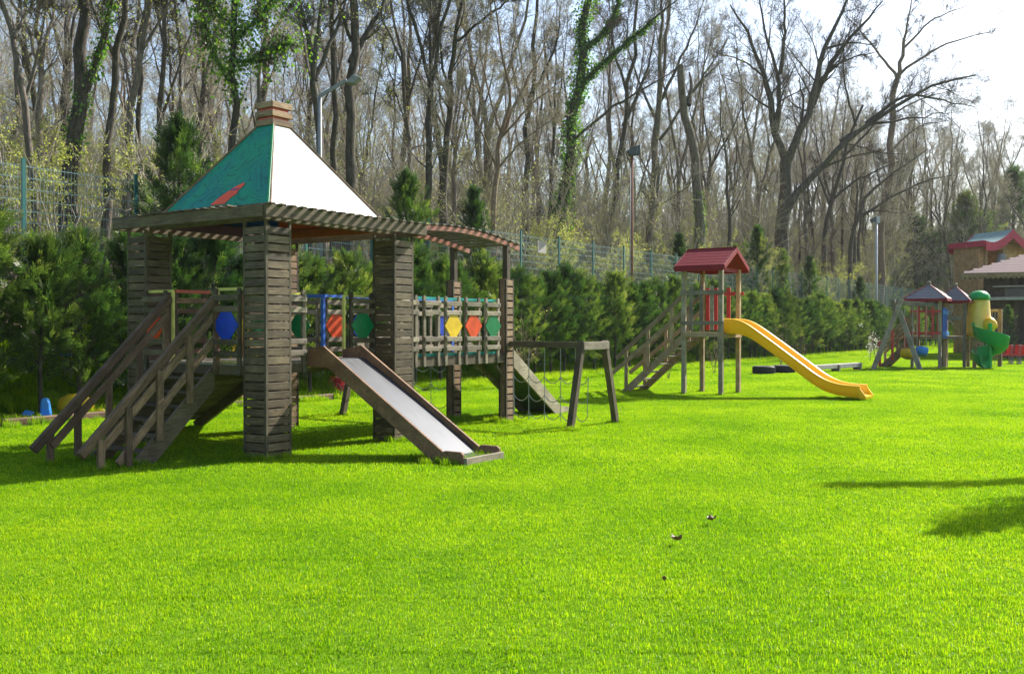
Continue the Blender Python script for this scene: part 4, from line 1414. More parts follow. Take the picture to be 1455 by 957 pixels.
def grow(rng, limbs, density=1.0, up=0.12, twig_min=0.006, levels=3, lead=None, spread=(25, 55), wob=.2, m1=7):
    """limbs: list of (points (k,3), radii (k,)). returns list of (P,R,sides)"""
    out = []
    k = 12
    Ps, Rs, Ls = [], [], []
    for P, r in limbs:
        P = np.array(P, float); r = np.array(r, float)
        s = np.concatenate([[0], np.cumsum(np.linalg.norm(np.diff(P, axis=0), axis=1))]); t = np.linspace(0, s[-1], k)
        Q = np.stack([np.interp(t, s, P[:, i]) for i in range(3)], 1)
        for _ in range(2): Q[1:-1] = Q[1:-1] * .5 + (Q[2:] + Q[:-2]) * .25
        Q[1:-1] += rng.normal(size=(k - 2, 3)) * s[-1] * .006
        Ps.append(Q); Rs.append(np.interp(t, s, r)); Ls.append(s[-1])
    P0, R0, L0 = np.array(Ps), np.array(Rs), np.array(Ls)
    out.append((P0, R0, 9))
    return P0, R0, L0, out


def twigs(rng, P0, R0, L0, m=(6, 6, 6), lf=((.22, .42), (.35, .6), (.35, .7)), t0=.3, up=(.10, .08, .03), minr=.006, ang=((28, 62), (25, 60), (25, 65)), wob=(.13, .18, .22), rf=(.36, .48, .5), sides=(5, 3, 3)):
    res = []
    P, Rr, L = P0, R0, L0
    for i in range(len(m)):
        P, Rr, L = spec_branch(rng, P, Rr, L, m[i], t0 if i == 0 else .2, .98, ang[i][0], ang[i][1], lf[i][0], lf[i][1], (7, 5, 4, 3)[i], rf[i], up[i], wob[i])
        Rr = np.maximum(Rr, minr)
        res.append((P, Rr, sides[i]))
    return res


def leaves_on(rng, P, n, size, tint=(.0, 1.0), spread=.12, mat=None):
    """n leaves scattered about polylines P"""
    N, k, _ = P.shape
    a = rng.integers(0, N, n); f = rng.uniform(.2, 1, n) * (k - 1); i = np.minimum(f.astype(int), k - 2); fr = (f - i)[:, None]
    C = P[a, i] * (1 - fr) + P[a, i + 1] * fr + rng.normal(size=(n, 3)) * spread
    D = unit(rng.normal(size=(n, 3))); Nn = unit(rng.normal(size=(n, 3)) + np.array([0, 0, .5]))
    s = rng.uniform(.6, 1.2, n) * size
    return leaf_quads(rng, C, D, Nn, s, s * .7, rng.uniform(tint[0], tint[1], n))


def pack(levels, mat_fn):
    res = []
    for j, (P, Rr, k) in enumerate(levels):
        V, Fq = tubes(P, Rr, k); res.append((V, Fq, mat_fn(j), None))
    return res


def forest_tree(seed, H, r0, forks, m=(11, 9, 8), bud=900, budsize=.07, barkm=B_DARK, lean=.0, crown0=.42, twigm=B_TWIG, up=(.14, .08, .03)):
    rng = np.random.default_rng(seed)
    base = np.array([0, 0, -.3]); limbs = []
    fz = H * rng.uniform(.32, .55) if forks > 1 else H
    ln = rng.uniform(-1, 1, 2) * lean
    if forks > 1:
        P = [base, np.array([ln[0] * .3, ln[1] * .3, fz * .5]), np.array([ln[0] * .7, ln[1] * .7, fz])]
        limbs.append((P, [r0, r0 * .85, r0 * .75]))
        for f in range(forks):
            a = rng.uniform(0, 6.28) if f == 0 else a + 6.28 / forks + rng.uniform(-.6, .6)
            sp = rng.uniform(.9, 2.2)
            top_ = np.array([ln[0] + sp * math.cos(a) * 1.2, ln[1] + sp * math.sin(a) * 1.2, H * rng.uniform(.85, 1.05)])
            midp = P[2] * .45 + top_ * .55 + np.array([math.cos(a), math.sin(a), 0]) * sp * .15
            limbs.append(([P[2] - np.array([0, 0, .2]), midp, top_], [r0 * .55, r0 * .30, r0 * .05]))
    else:
        P = [base, np.array([ln[0] * .3, ln[1] * .3, H * .35]), np.array([ln[0] * .6, ln[1] * .6, H * .7]), np.array([ln[0], ln[1], H])]
        limbs.append((P, [r0, r0 * .8, r0 * .5, r0 * .08]))
    P0, R0, L0, out = grow(rng, limbs)
    flare = 1 + .5 * np.exp(-np.clip(P0[0, :, 2], 0, None) / .4)
    out[0][1][0] *= flare
    tw = twigs(rng, P0, R0, L0, m=m, t0=crown0 if forks == 1 else .22, up=up, lf=((.20, .46), (.35, .7), (.4, .8)))
    if forks > 1:                      # no branches from the very low trunk
        pass
    trunk = np_mesh("trunk", pack(out, lambda j: barkm))
    cr = pack(tw[:1], lambda j: barkm) + pack(tw[1:], lambda j: twigm)
    if bud:
        V, Fq, t = leaves_on(rng, tw[-1][0], bud, budsize); cr.append((V, Fq, M_BUD, t))
    crown = np_mesh("crown", cr)
    return trunk, crown


forest_kinds = []
for i, (H, r0, fk, bd_) in enumerate(((15.5, .20, 1, 500), (16.5, .24, 2, 700), (14, .16, 2, 1300), (17.5, .26, 2, 400), (15, .18, 3, 900), (12.5, .13, 1, 1500), (16, .21, 2, 600), (13.5, .15, 3, 1600))):
    forest_kinds.append(forest_tree(100 + i, H, r0 * .75, fk, bud=bd_, budsize=.05, lean=1.4, barkm=(B_DARK, B_BROWN)[i % 2]))


def shrub(seed, H, stems, nleaf, size, leafmat, twigm=B_TWIG, spreadf=.45, m=(6, 5)):
    rng = np.random.default_rng(seed)
    limbs = []
    for s in range(stems):
        a = rng.uniform(0, 6.28); sp = rng.uniform(.15, spreadf) * H
        h = H * rng.uniform(.6, 1.0)
        limbs.append(([(0, 0, -.1), (sp * .35 * math.cos(a), sp * .35 * math.sin(a), h * .5), (sp * math.cos(a), sp * math.sin(a), h)], [.03 * H / 4, .02 * H / 4, .006]))
    P0, R0, L0, out = grow(rng, limbs)
    tw = twigs(rng, P0, R0, L0, m=m, lf=((.3, .55), (.35, .6)), t0=.25, up=(.08, .04), ang=((25, 60), (25, 65)), wob=(.15, .2), rf=(.5, .6), sides=(3, 3), minr=.005)
    st_ = np_mesh("stem", pack(out, lambda j: twigm))
    cr = pack(tw, lambda j: twigm)
    V, Fq, t = leaves_on(rng, tw[-1][0], nleaf, size, spread=.05); cr.append((V, Fq, leafmat, t))
    return st_, np_mesh("foliage", cr)


thicket_kinds = [shrub(320 + i, (7.5, 6.5, 9.0, 7.0)[i], (6, 8, 5, 7)[i], (1000, 2200, 500, 1600)[i], .055, M_BUD, B_TWIG, .42, (11, 9)) for i in range(4)]
shrub_kinds = [shrub(300, 4.6, 8, 4200, .06, M_BUD), shrub(301, 3.6, 9, 4200, .055, M_BUD), shrub(302, 5.5, 7, 700, .06, M_BUD), shrub(303, 3.0, 9, 3000, .07, M_SHRUB)]


def put(name, me_pair, names, x, y, z, rz, s, label, cat, group):
    t = thing(name, label, cat, (x, y, z), rz, group)
    t.scale = (s, s, s)
    for nm, me in zip(names, me_pair):
        o = link(nm, me, t)
        if nm in ("crown", "foliage"): o['kind'] = 'stuff'
    return t


def in_view(x, y, margin=1.10):
    return y > 5 and abs(x / y) < 0.5196 * margin + 3.0 / y


KEYX = []
random.seed(21)


def key_tree(name, d, base_px, limbs, seed, barkm, label, cat="tree", m=(12, 10, 8), twigm=B_TWIGD, ivy=None, bud=0, skip_trunk_twigs=True, lf=((.20, .46), (.35, .7), (.4, .8)), minr=.006, t0=.22):
    """limbs: pixel polylines (bottom to top) with widths in px, standing at the depth of base"""
    X, Y = lam(d, base_px)
    Z0 = float(gz(X, Y))
    mp = Y / 1400.0
    rng = np.random.default_rng(seed)
    L = []
    for li, (pl, w0, w1) in enumerate(limbs):
        pts_ = []
        wob = rng.uniform(-1, 1) * 1.2 if li else 0
        for j, (px, py) in enumerate(pl):
            pts_.append(((px - base_px) * mp, wob * j / max(1, len(pl) - 1) * (1 if li else 0), 1.65 + (465 - py) * mp - Z0))
        if li == 0: pts_ = [(pts_[0][0], 0, -.3)] + pts_
        k = len(pts_)
        r = np.linspace(w0 * .92, min(w1 * .45, 2.6) if li else w1 * .8, k) * mp / 2
        if li == 0: r[0] *= 1.25
        L.append((pts_, r))
    P0, R0, L0, out = grow(rng, L)
    t = thing(name, label, cat, (X, Y, Z0), 0)
    link("trunk", np_mesh("trunk", pack(out, lambda j: barkm)), t)
    if skip_trunk_twigs and len(P0) > 1: P1, R1, L1 = P0[1:], R0[1:], L0[1:]
    else: P1, R1, L1 = P0, R0, L0
    if m:
        tw = twigs(rng, P1, R1, L1, m=m, lf=lf, t0=t0, minr=minr)
        cr = pack(tw[:1], lambda j: barkm) + pack(tw[1:], lambda j: twigm)
        if bud:
            V, Fq, tt = leaves_on(rng, tw[-1][0], bud, .07); cr.append((V, Fq, M_BUD, tt))
        o = link("crown", np_mesh("crown", cr), t); o['kind'] = 'stuff'
    if ivy:
        Vs = []
        for (li, a, b, n, sz, sp) in ivy:
            P = P0[li]; f = rng.uniform(a, b, n) * 11; i = np.minimum(f.astype(int), 10); fr = (f - i)[:, None]
            C = P[i] * (1 - fr) + P[i + 1] * fr; rr = R0[li][i]
            o_ = rng.normal(size=(n, 3)); o_[:, 2] *= .5; o_ = unit(o_)
            C = C + o_ * (rr + sp * rng.uniform(0, 1, n) ** 1.5 * (1 + .6 * np.sin(f * 2.7 + li)))[:, None]
            s = rng.uniform(.6, 1.3, n) * sz
            D = unit(o_ * .5 + np.array([0, 0, -.7]) + rng.normal(size=(n, 3)) * .5)
            V, Fq, tt = leaf_quads(rng, C, D, unit(o_ + rng.normal(size=(n, 3)) * .5), s, s * .8, rng.uniform(0, 1, n))
            Vs.append((V, Fq, M_IVY, tt))
        o = link("ivy", np_mesh("ivy", Vs), t); o['kind'] = 'stuff'
    KEYX.append((X, Y))
    return t


key_tree("bare_tree", 22.0, 52, [([(52, 293), (45, 220), (36, 131), (21, 52), (3, 0)], 13, 8), ([(38, 140), (60, 60), (75, -40)], 6, 3), ([(22, 55), (30, 0), (40, -60)], 6, 3)], 1, B_BROWN, "slender bare tree leaning left behind the first fence post", bud=500)
key_tree("bare_tree", 23.0, 97, [([(97, 290), (103, 220), (119, 138), (121, 69), (121, -10)], 30, 18), ([(122, 130), (152, 69), (168, 30), (180, -40)], 14, 5), ([(121, 0), (110, -60), (100, -140)], 14, 4), ([(121, 0), (140, -70), (150, -150)], 12, 4)], 2, B_DARK,
         "thick dark bare trunk with ivy on its side limb behind the fence", ivy=[(1, .1, .7, 420, .09, .14), (0, .45, .7, 300, .09, .1)], bud=400)
key_tree("bare_tree", 22.5, 152, [([(152, 286), (157, 207), (165, 86), (178, 0), (184, -60)], 15, 9), ([(165, 86), (140, 10), (130, -70)], 6, 2), ([(178, 0), (205, -60), (220, -120)], 7, 2)], 3, B_DARK, "straight dark bare tree rising above the second fence post", bud=500)
key_tree("bare_tree", 24.0, 179, [([(179, 270), (186, 155), (203, 69), (216, 0)], 14, 9), ([(216, 0), (225, -90)], 8, 3), ([(205, 70), (235, 20), (262, -30)], 6, 2), ([(190, 140), (160, 60), (150, -20)], 5, 2)], 4, B_BROWN, "brown bare tree leaning right above the left side of the hedge", bud=800)
key_tree("bare_tree", 26.0, 232, [([(232, 290), (228, 180), (236, 90), (240, 10), (246, -60)], 11, 6), ([(230, 170), (262, 60), (280, -20)], 5, 2), ([(238, 80), (215, 0), (205, -60)], 5, 2)], 5, B_DARK, "thin dark bare tree behind the tall golden green conifer", bud=900)
key_tree("bare_tree", 23.0, 331, [([(331, 290), (331, 207), (333, 121), (334, 0), (336, -80)], 13, 9), ([(333, 130), (300, 70), (285, 0)], 5, 2), ([(334, 60), (380, 20), (410, -20)], 5, 2), ([(334, 90), (375, 85), (420, 60)], 4, 2), ([(333, 40), (300, 10), (295, -40)], 4, 2)], 6, B_DARK,
         "straight bare tree carrying a large mass of climbing ivy left of the pyramid roof", ivy=[(0, .55, .95, 700, .11, .5), (1, .15, 1, 700, .11, .7), (2, .05, 1, 1500, .10, 1.3), (3, .1, 1, 1300, .10, 1.1), (4, .1, 1, 500, .11, .8)], bud=300)
key_tree("bare_tree", 21.5, 459, [([(459, 260), (456, 190), (449, 140), (447, 85)], 14, 11), ([(447, 100), (436, 40), (425, 0), (418, -40)], 9, 3), ([(448, 115), (466, 60), (480, 20), (492, -40)], 9, 4), ([(447, 90), (452, 20), (455, -40)], 7, 3)], 7, B_DARK, "forked mossy bare tree directly behind the street lamp", bud=400)
key_tree("bare_tree", 23.0, 474, [([(474, 280), (474, 241), (474, 121), (471, 0), (470, -60)], 9.5, 8), ([(472, 40), (500, -10), (520, -60)], 5, 2), ([(472, 20), (450, -50)], 5, 2)], 8, B_DARK, "straight narrow dark trunk just right of the street lamp pole", bud=400)
key_tree("bare_tree", 22.0, 495, [([(495, 290), (495, 240), (495, 155), (497, 86), (506, 0), (508, -60)], 18, 13), ([(499, 90), (522, 40), (542, 0), (560, -50)], 12, 5), ([(500, 60), (480, 0), (470, -60)], 6, 2)], 9, B_DARK, "thick dark trunk forking to the right above the lamp head", bud=400)
key_tree("bare_tree", 24.0, 585, [([(588, 300), (582, 180), (570, 80), (555, 0)], 8, 4), ([(580, 150), (600, 60), (615, -20)], 5, 2), ([(572, 90), (545, 30), (520, -30)], 4, 2), ([(584, 200), (560, 130), (540, 60)], 4, 2)], 10, B_BROWN, "slim bare tree with yellow green buds behind the right slope of the pyramid roof", bud=2200)
key_tree("bare_tree", 22.5, 630, [([(630, 330), (630, 303), (631, 240)], 17, 15), ([(630, 250), (614, 155), (614, 86), (628, 28), (640, -40)], 10, 5), ([(631, 250), (638, 155), (645, 79), (659, 0), (668, -60)], 12, 8), ([(650, 60), (685, 28), (725, 0), (745, -15)], 5, 3), ([(640, 150), (625, 60), (600, -20)], 5, 2)], 11, B_DARK, "tall dark bare tree splitting into two near vertical stems", bud=300)
key_tree("bare_tree", 21.0, 700, [([(700, 330), (705, 250), (712, 190)], 10, 8), ([(712, 190), (728, 138), (714, 86), (704, 34), (700, -30)], 6, 3), ([(712, 195), (740, 130), (770, 70), (790, 0)], 6, 2), ([(706, 240), (680, 180), (640, 130)], 4, 2), ([(706, 240), (735, 210), (790, 170)], 4, 2), ([(712, 190), (690, 120), (680, 40)], 4, 2), ([(710, 200), (755, 150), (800, 120)], 4, 2)], 12, B_PALE, "low widely branching pale barked tree between the two tall dark pairs", m=(13, 10, 7), twigm=B_TWIG)
key_tree("bare_tree", 26.0, 740, [([(745, 330), (748, 240), (752, 150), (760, 60), (764, -20)], 12, 5), ([(750, 160), (725, 90), (735, 10)], 5, 2), ([(752, 140), (790, 70), (800, -10)], 6, 2)], 13, B_DARK, "dark bare tree in the second rank behind the pale widely branching one", bud=300)
key_tree("ivy_tree", 24.0, 794, [([(794, 335), (800, 280), (808, 241), (821, 155), (828, 69), (835, 0), (838, -50)], 22, 11), ([(829, 72), (850, 55), (868, 35), (880, 0), (890, -40)], 9, 5), ([(824, 125), (850, 95), (894, 59), (925, 31), (960, 5)], 9, 4), ([(815, 200), (870, 150), (930, 120), (980, 80)], 5, 2)], 14, B_DARK,
         "leaning tree with trunk and limbs wrapped in bright green ivy", ivy=[(0, .02, .97, 5200, .13, .34), (1, 0, .8, 1000, .11, .16), (2, 0, .8, 1300, .11, .16)])
key_tree("bare_tree", 25.0, 868, [([(865, 340), (872, 260), (885, 180), (900, 90), (905, 0)], 11, 5), ([(885, 180), (920, 100), (935, 20)], 6, 2), ([(892, 140), (870, 60), (865, -20)], 5, 2)], 15, B_DARK, "dark bare tree just right of the ivy wrapped trunk")
key_tree("bare_tree", 24.5, 930, [([(928, 345), (935, 250), (932, 160), (940, 80), (950, 0)], 11, 6), ([(934, 180), (900, 100), (885, 30)], 5, 2), ([(934, 150), (975, 70), (1000, 0)], 6, 2), ([(936, 200), (985, 130), (1030, 60)], 5, 2)], 16, B_BROWN, "bare tree standing between the floodlight pole and the broken trunk", bud=600)
key_tree("broken_tree", 20.5, 993, [([(993, 345), (992, 300), (986, 208), (976, 146), (966, 94)], 18, 12), ([(978, 150), (985, 118), (983, 98)], 9, 8), ([(975, 140), (1000, 110), (1020, 95)], 3, 1.5)], 17, B_BROWN, "snapped off bare trunk with ivy on its lower half behind the red roof", m=(3, 3), ivy=[(0, 0, .5, 1300, .09, .08)], lf=((.1, .3), (.3, .5), (.3, .5)))
key_tree("bare_tree", 20.5, 1112, [([(1111, 345), (1111, 326), (1114, 270), (1117, 226)], 24, 20), ([(1117, 232), (1099, 184), (1089, 132), (1082, 94), (1058, 45), (1035, 10)], 13, 4), ([(1101, 190), (1111, 149), (1108, 104), (1085, 50), (1080, -20)], 9, 4), ([(1108, 106), (1112, 50), (1110, -20)], 7, 4), ([(1118, 232), (1130, 208), (1155, 132), (1165, 80), (1186, 28), (1205, -20)], 14, 5), ([(1153, 152), (1189, 76), (1228, 31), (1262, -5)], 9, 4), ([(1172, 70), (1205, 60), (1245, 66)], 5, 2), ([(1160, 120), (1185, 95), (1215, 80), (1250, 72)], 5, 2), ([(1133, 205), (1142, 150), (1136, 110)], 6, 3),
          ([(1114, 305), (1120, 290), (1155, 253), (1193, 201), (1252, 163), (1332, 115), (1384, 108)], 14, 4), ([(1193, 201), (1222, 180), (1290, 172), (1330, 165)], 6, 2), ([(1165, 240), (1200, 225), (1250, 215)], 5, 2), ([(1230, 175), (1290, 130), (1340, 140), (1390, 150)], 6, 2), ([(1085, 110), (1060, 85), (1020, 70)], 4, 2)], 18, B_DARK,
         "great spreading bare tree with a low limb reaching far to the right", m=(12, 9, 8), lf=((.22, .5), (.35, .7), (.4, .8)))
key_tree("bare_tree", 22.0, 1172, [([(1172, 350), (1172, 326), (1179, 288), (1207, 198), (1225, 150)], 9, 4), ([(1180, 285), (1215, 255), (1275, 230)], 5, 2), ([(1178, 290), (1165, 250), (1160, 220)], 4, 2), ([(1200, 220), (1240, 180), (1260, 130)], 4, 2), ([(1215, 180), (1195, 120), (1190, 70)], 4, 2)], 19, B_DARK, "slim dark leaning tree to the right of the great spreading tree")
key_tree("pale_tree", 19.6, 1252, [([(1250, 420), (1252, 312), (1262, 222), (1273, 139), (1275, 108)], 14, 9), ([(1275, 112), (1281, 70), (1283, 45), (1290, 0)], 7, 3), ([(1275, 112), (1250, 80), (1221, 45), (1200, 25)], 5, 2), ([(1276, 108), (1300, 85), (1353, 59), (1401, 52)], 5, 2), ([(1282, 70), (1320, 30), (1375, 8)], 4, 2), ([(1270, 160), (1310, 140), (1350, 130)], 3, 1.5), ([(1264, 215), (1300, 180), (1340, 175)], 3, 1.5)], 20, B_PALE, "tall pinkish pale trunk beside the slim grey pole", m=(10, 9, 8), minr=.006)
key_tree("bare_tree", 21.0, 1190, [([(1206, 400), (1208, 360), (1216, 310), (1228, 280)], 8, 6), ([(1216, 312), (1250, 290), (1300, 262), (1350, 250)], 6, 2), ([(1218, 305), (1240, 300), (1290, 304)], 4, 2), ([(1228, 282), (1260, 250), (1310, 215)], 5, 2)], 22, B_DARK, "low dark curving tree beside the slim grey pole, its arms arching over the hedge", m=(11, 9, 7), twigm=B_TWIG)

# forest behind
random.seed(314)
for px, d_, s_ in ((560, 27, 1.1), (690, 29, 1.15), (775, 30, 1.2), (850, 28, 1.2), (905, 31, 1.3), (960, 25, 1.15), (1010, 29, 1.35), (1060, 25, 1.3), (1150, 25, 1.3), (1195, 23.5, 1.25), (1235, 26, 1.5), (1290, 22, 1.35), (1320, 24, 1.55), (1030, 34, 1.5), (1090, 33, 1.6), (1165, 31, 1.65)):
    x, y = lam(d_, px)
    KEYX.append((x, y))
    put("forest_tree", forest_kinds[random.choice((1, 3, 4, 6, 0))], ("trunk", "crown"), x, y, float(gz(x, y)), random.uniform(0, 6.28), s_,
        "slender bare tree standing in the wood on the slope beyond the fence", "tree", "bare trees of the wood beyond the fence").scale = (s_ * .72, s_ * .72, s_)
cnt = 0
tries = 0
placed = list(KEYX)
zones = []
while cnt < 235 and tries < 14000:
    tries += 1
    if cnt < 165:
        d = 21 + 72 * random.random() ** 1.2; u = random.uniform(-12, 150)
        x = UX * u + VX * d; y = UY * u + VY * d
        if y > 105: continue
        mind = 1.7 + d * .012
    else:
        y = random.uniform(88, 146); x = random.uniform(8, y * .56); mind = 2.6
        if VX * x + VY * y > 40: continue
    if not in_view(x, y, 1.06): continue
    if any((x - a) ** 2 + (y - b) ** 2 < mind * mind for a, b in placed): continue
    placed.append((x, y))
    kk = random.randrange(8)
    put("forest_tree", forest_kinds[kk], ("trunk", "crown"), x, y, float(gz(x, y)), random.uniform(0, 6.28), random.uniform(.85, 1.12) * (1.12 if y > 88 else 1.0),
        "slender bare tree standing in the wood on the slope beyond the fence", "tree", "bare trees of the wood beyond the fence")
    cnt += 1
print("forest", cnt)
cnt = 0; tries = 0
while cnt < 190 and tries < 6000:
    tries += 1
    if cnt < 140:
        d = 20 + 34 * random.random() ** 1.4; u = random.uniform(-8, 115)
        x = UX * u + VX * d; y = UY * u + VY * d
        if y > 90: continue
    else:
        y = random.uniform(85, 115); x = random.uniform(10, y * .56)
        if VX * x + VY * y > 30: continue
    if not in_view(x, y, 1.06): continue
    kk = random.choice((0, 0, 1, 1, 2, 2, 3))
    if kk == 3 and random.random() < .5: kk = 1
    put("undergrowth_shrub", shrub_kinds[kk], ("stem", "foliage"), x, y, float(gz(x, y)), random.uniform(0, 6.28), random.uniform(.7, 1.15),
        "many stemmed shrub with tiny yellow green spring leaves among the bare trees", "shrub", "budding shrubs under the bare trees")
    cnt += 1


cnt = 0; tries = 0
random.seed(77)
while cnt < 210 and tries < 8000:
    tries += 1
    if cnt < 150:
        d = 21.5 + 40 * random.random() ** 1.1; u = random.uniform(-8, 130)
        x = UX * u + VX * d; y = UY * u + VY * d
        if y > 95: continue
    else:
        y = random.uniform(86, 146); x = random.uniform(8, y * .56)
        if VX * x + VY * y > 36: continue
    if not in_view(x, y, 1.06) or y < 36: continue
    kk = random.randrange(4)
    put("thicket", thicket_kinds[kk], ("stem", "foliage"), x, y, float(gz(x, y)), random.uniform(0, 6.28), random.uniform(.75, 1.15) * (1.25 if y > 86 else 1),
        "tall twiggy many stemmed young growth between the bare trees", "young tree", "young twiggy growth between the bare trees")
    cnt += 1


# ------------------------------------------------------------------ conifers
def conifer(seed, H, rad, nb, z0=.35, profile='hedge', lean=.0, leaf=.10, upang=(15, 50), mat=M_HEDGE, wid=.2, sprays=6):
    rng = np.random.default_rng(seed)
    t = rng.uniform(0, 1, nb) ** .85
    if profile == 'hedge':
        R_ = rad * (1.0 - .72 * np.clip((t - .35) / .65, 0, 1) ** 1.5) * (0.72 + .28 * np.clip(t / .2, 0, 1))
    elif profile == 'cone':
        R_ = rad * (1.02 - t) ** .8
    else:
        R_ = rad * np.sin(np.pi * np.clip(t * .9 + .1, 0, 1)) ** .6
    z = z0 + t * (H - z0) * .93
    az = rng.uniform(0, 6.28, nb)
    tb_ = rng.uniform(.35, 1.35, nb)
    lump = 1 + .22 * np.sin(az * 3 + z * 2.2 + seed) + .15 * np.sin(az * 5 - z * 3.7)
    L = R_ * rng.uniform(.7, 1.15, nb) * lump
    el = np.radians(rng.uniform(upang[0], upang[1], nb)) + .5 * t ** 3
    D = np.stack([np.cos(az) * np.cos(el), np.sin(az) * np.cos(el), np.sin(el)], 1)
    C0 = np.stack([np.zeros(nb), np.zeros(nb), z], 1)
    ns = sprays
    s = rng.uniform(.30, 1.0, (nb, ns)); s[:, 0] = 1.0
    C = C0[:, None] + D[:, None] * (L[:, None] * s)[:, :, None]
    C[:, :, 2] += (.10 * L[:, None] * s ** 2)
    C += rng.normal(size=C.shape) * .045
    C = C.reshape(-1, 3); Ds = np.repeat(D, ns, axis=0)
    Ds = unit(Ds + rng.normal(size=Ds.shape) * .27 + np.array([0, 0, .15]))
    nsp = len(C); nl = 9
    # a spray is a small flat fan of leaflets
    side_ = unit(np.cross(Ds, rng.normal(size=Ds.shape))); nrm_ = unit(np.cross(Ds, side_))
    j = np.arange(nl); along = (j / nl) * 0.8; sg = np.where(j % 2 == 0, 1.0, -1.0)
    sl = leaf * 2.0 * rng.uniform(.7, 1.3, nsp)
    LC = C[:, None] + Ds[:, None] * (along[None, :, None] * sl[:, None, None])
    ang_ = .75 * sg * (1 - along * .6); ang_[-1] = 0
    LD = unit(Ds[:, None] * np.cos(ang_)[None, :, None] + side_[:, None] * np.sin(ang_)[None, :, None] + rng.normal(size=(nsp, nl, 3)) * .12)
    LL = leaf * (1 - .35 * along)[None, :] * rng.uniform(.7, 1.3, (nsp, nl))
    tint_sp = np.repeat(np.clip(.06 + .42 * s.reshape(-1) ** 1.6, 0, 1) * np.repeat(tb_, ns) * rng.uniform(.7, 1.25, nsp), nl)  # shade inside the crown put into the tint: inner sprays darker, tips brighter
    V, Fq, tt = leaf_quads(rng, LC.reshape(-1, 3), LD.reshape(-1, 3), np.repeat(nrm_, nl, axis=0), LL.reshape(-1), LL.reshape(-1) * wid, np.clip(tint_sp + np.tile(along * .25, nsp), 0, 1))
    parts_ = [(V, Fq, mat, tt)]
    # limbs
    nbr = min(nb, 90)
    P = np.stack([C0[:nbr], C0[:nbr] + D[:nbr] * (L[:nbr] * .5)[:, None], C0[:nbr] + D[:nbr] * (L[:nbr] * .9)[:, None] + np.array([0, 0, .05])], 1)
    Vt, Ft = tubes(P, np.broadcast_to(np.array([.014, .009, .004]), (nbr, 3)).copy(), 3)
    parts_.append((Vt, Ft, B_TWIGD, None))
    crown = np_mesh("crown", parts_)
    Pz = np.array([[(0, 0, -.1), (.02, .01, H * .3), (-.02, .02, H * .6), (0, 0, H * .93)]]); Vt, Ft = tubes(Pz, np.array([[.055, .045, .03, .008]]) * H / 3.6, 7)
    trunk = np_mesh("trunk", [(Vt, Ft, B_DARK, None)])
    return trunk, crown


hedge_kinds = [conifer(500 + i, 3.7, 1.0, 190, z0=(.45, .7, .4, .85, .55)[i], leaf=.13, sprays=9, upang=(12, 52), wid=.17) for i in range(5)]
cone_kinds = [conifer(520, 6.0, 2.3, 150, z0=.5, profile='cone', leaf=.15, upang=(22, 58), sprays=13, wid=.2), conifer(521, 5.0, 1.5, 150, z0=.4, profile='cone', leaf=.12, upang=(20, 60), sprays=10), conifer(522, 5.5, .9, 320, z0=.4, profile='cyp', leaf=.11, upang=(25, 70))]
random.seed(5)
hd = 16.95
u = 2.2
hi = 0
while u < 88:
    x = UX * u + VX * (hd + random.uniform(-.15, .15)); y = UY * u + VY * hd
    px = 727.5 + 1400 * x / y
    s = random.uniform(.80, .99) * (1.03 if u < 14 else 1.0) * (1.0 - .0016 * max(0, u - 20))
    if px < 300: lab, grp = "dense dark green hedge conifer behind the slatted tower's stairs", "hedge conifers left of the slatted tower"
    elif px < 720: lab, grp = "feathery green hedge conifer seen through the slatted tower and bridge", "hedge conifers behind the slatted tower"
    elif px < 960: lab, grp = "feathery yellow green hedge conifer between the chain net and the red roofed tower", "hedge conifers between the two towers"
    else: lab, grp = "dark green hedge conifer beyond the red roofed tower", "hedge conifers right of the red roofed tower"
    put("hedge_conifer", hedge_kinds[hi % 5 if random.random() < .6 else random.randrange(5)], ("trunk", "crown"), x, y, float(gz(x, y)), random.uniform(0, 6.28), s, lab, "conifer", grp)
    hi += 1
    u += random.uniform(.92, 1.12) * (.95 if u < 30 else 1.2)


def cone_at(px, d, pytop, kind, label, group=None, name="conifer", wmul=1.0, z=None):
    x, y = lam(d, px); z = float(gz(x, y)) if z is None else z
    Ht = 1.65 + (465 - pytop) * y / 1400 - z
    H0 = (6.0, 5.0, 5.5)[kind]
    t = put(name, cone_kinds[kind], ("trunk", "crown"), x, y, z, random.uniform(0, 6.28), Ht / H0, label, "conifer", group)
    t.scale = (Ht / H0 * wmul, Ht / H0 * wmul, Ht / H0)
    return t


cone_at(255, 18.3, 158, 0, "tall loose golden green conifer left of the pyramid roof", wmul=.95)
cone_at(578, 18.4, 238, 0, "broad bushy conifer above the right corner of the slatted tower's roof", wmul=.9)
cone_at(673, 18.2, 262, 1, "small pointed conifer above the arched slat roof", wmul=.85)
cone_at(965, 19.6, 330, 1, "small conifer beside the left slope of the red roof")
cone_at(1076, 19.0, 318, 1, "pointed conifer directly right of the red gabled roof")
cone_at(1045, 20.4, 345, 2, "dark conifer just behind the red gabled roof's right side")
cone_at(1112, 18.8, 352, 2, "broad dark conifer under the great spreading bare tree")
cone_at(1150, 18.6, 362, 1, "blue green conifer right of the great spreading tree's trunk")
cone_at(1222, 18.4, 392, 1, "small conifer left of the slim grey pole")
cone_at(1310, 18.2, 402, 1, "small conifer behind the roofs of the distant play fort")
for px, yy, tp_ in ((1432, 50.0, 432),):
    x = (px - 727.5) / 1400 * yy
    H = 1.65 + (465 - tp_) * yy / 1400
    put("conifer", cone_kinds[1], ("trunk", "crown"), x, yy, 0, 1.0, H / 5.0, "grey green young conifer in front of the dark brown kiosk", "conifer", None)
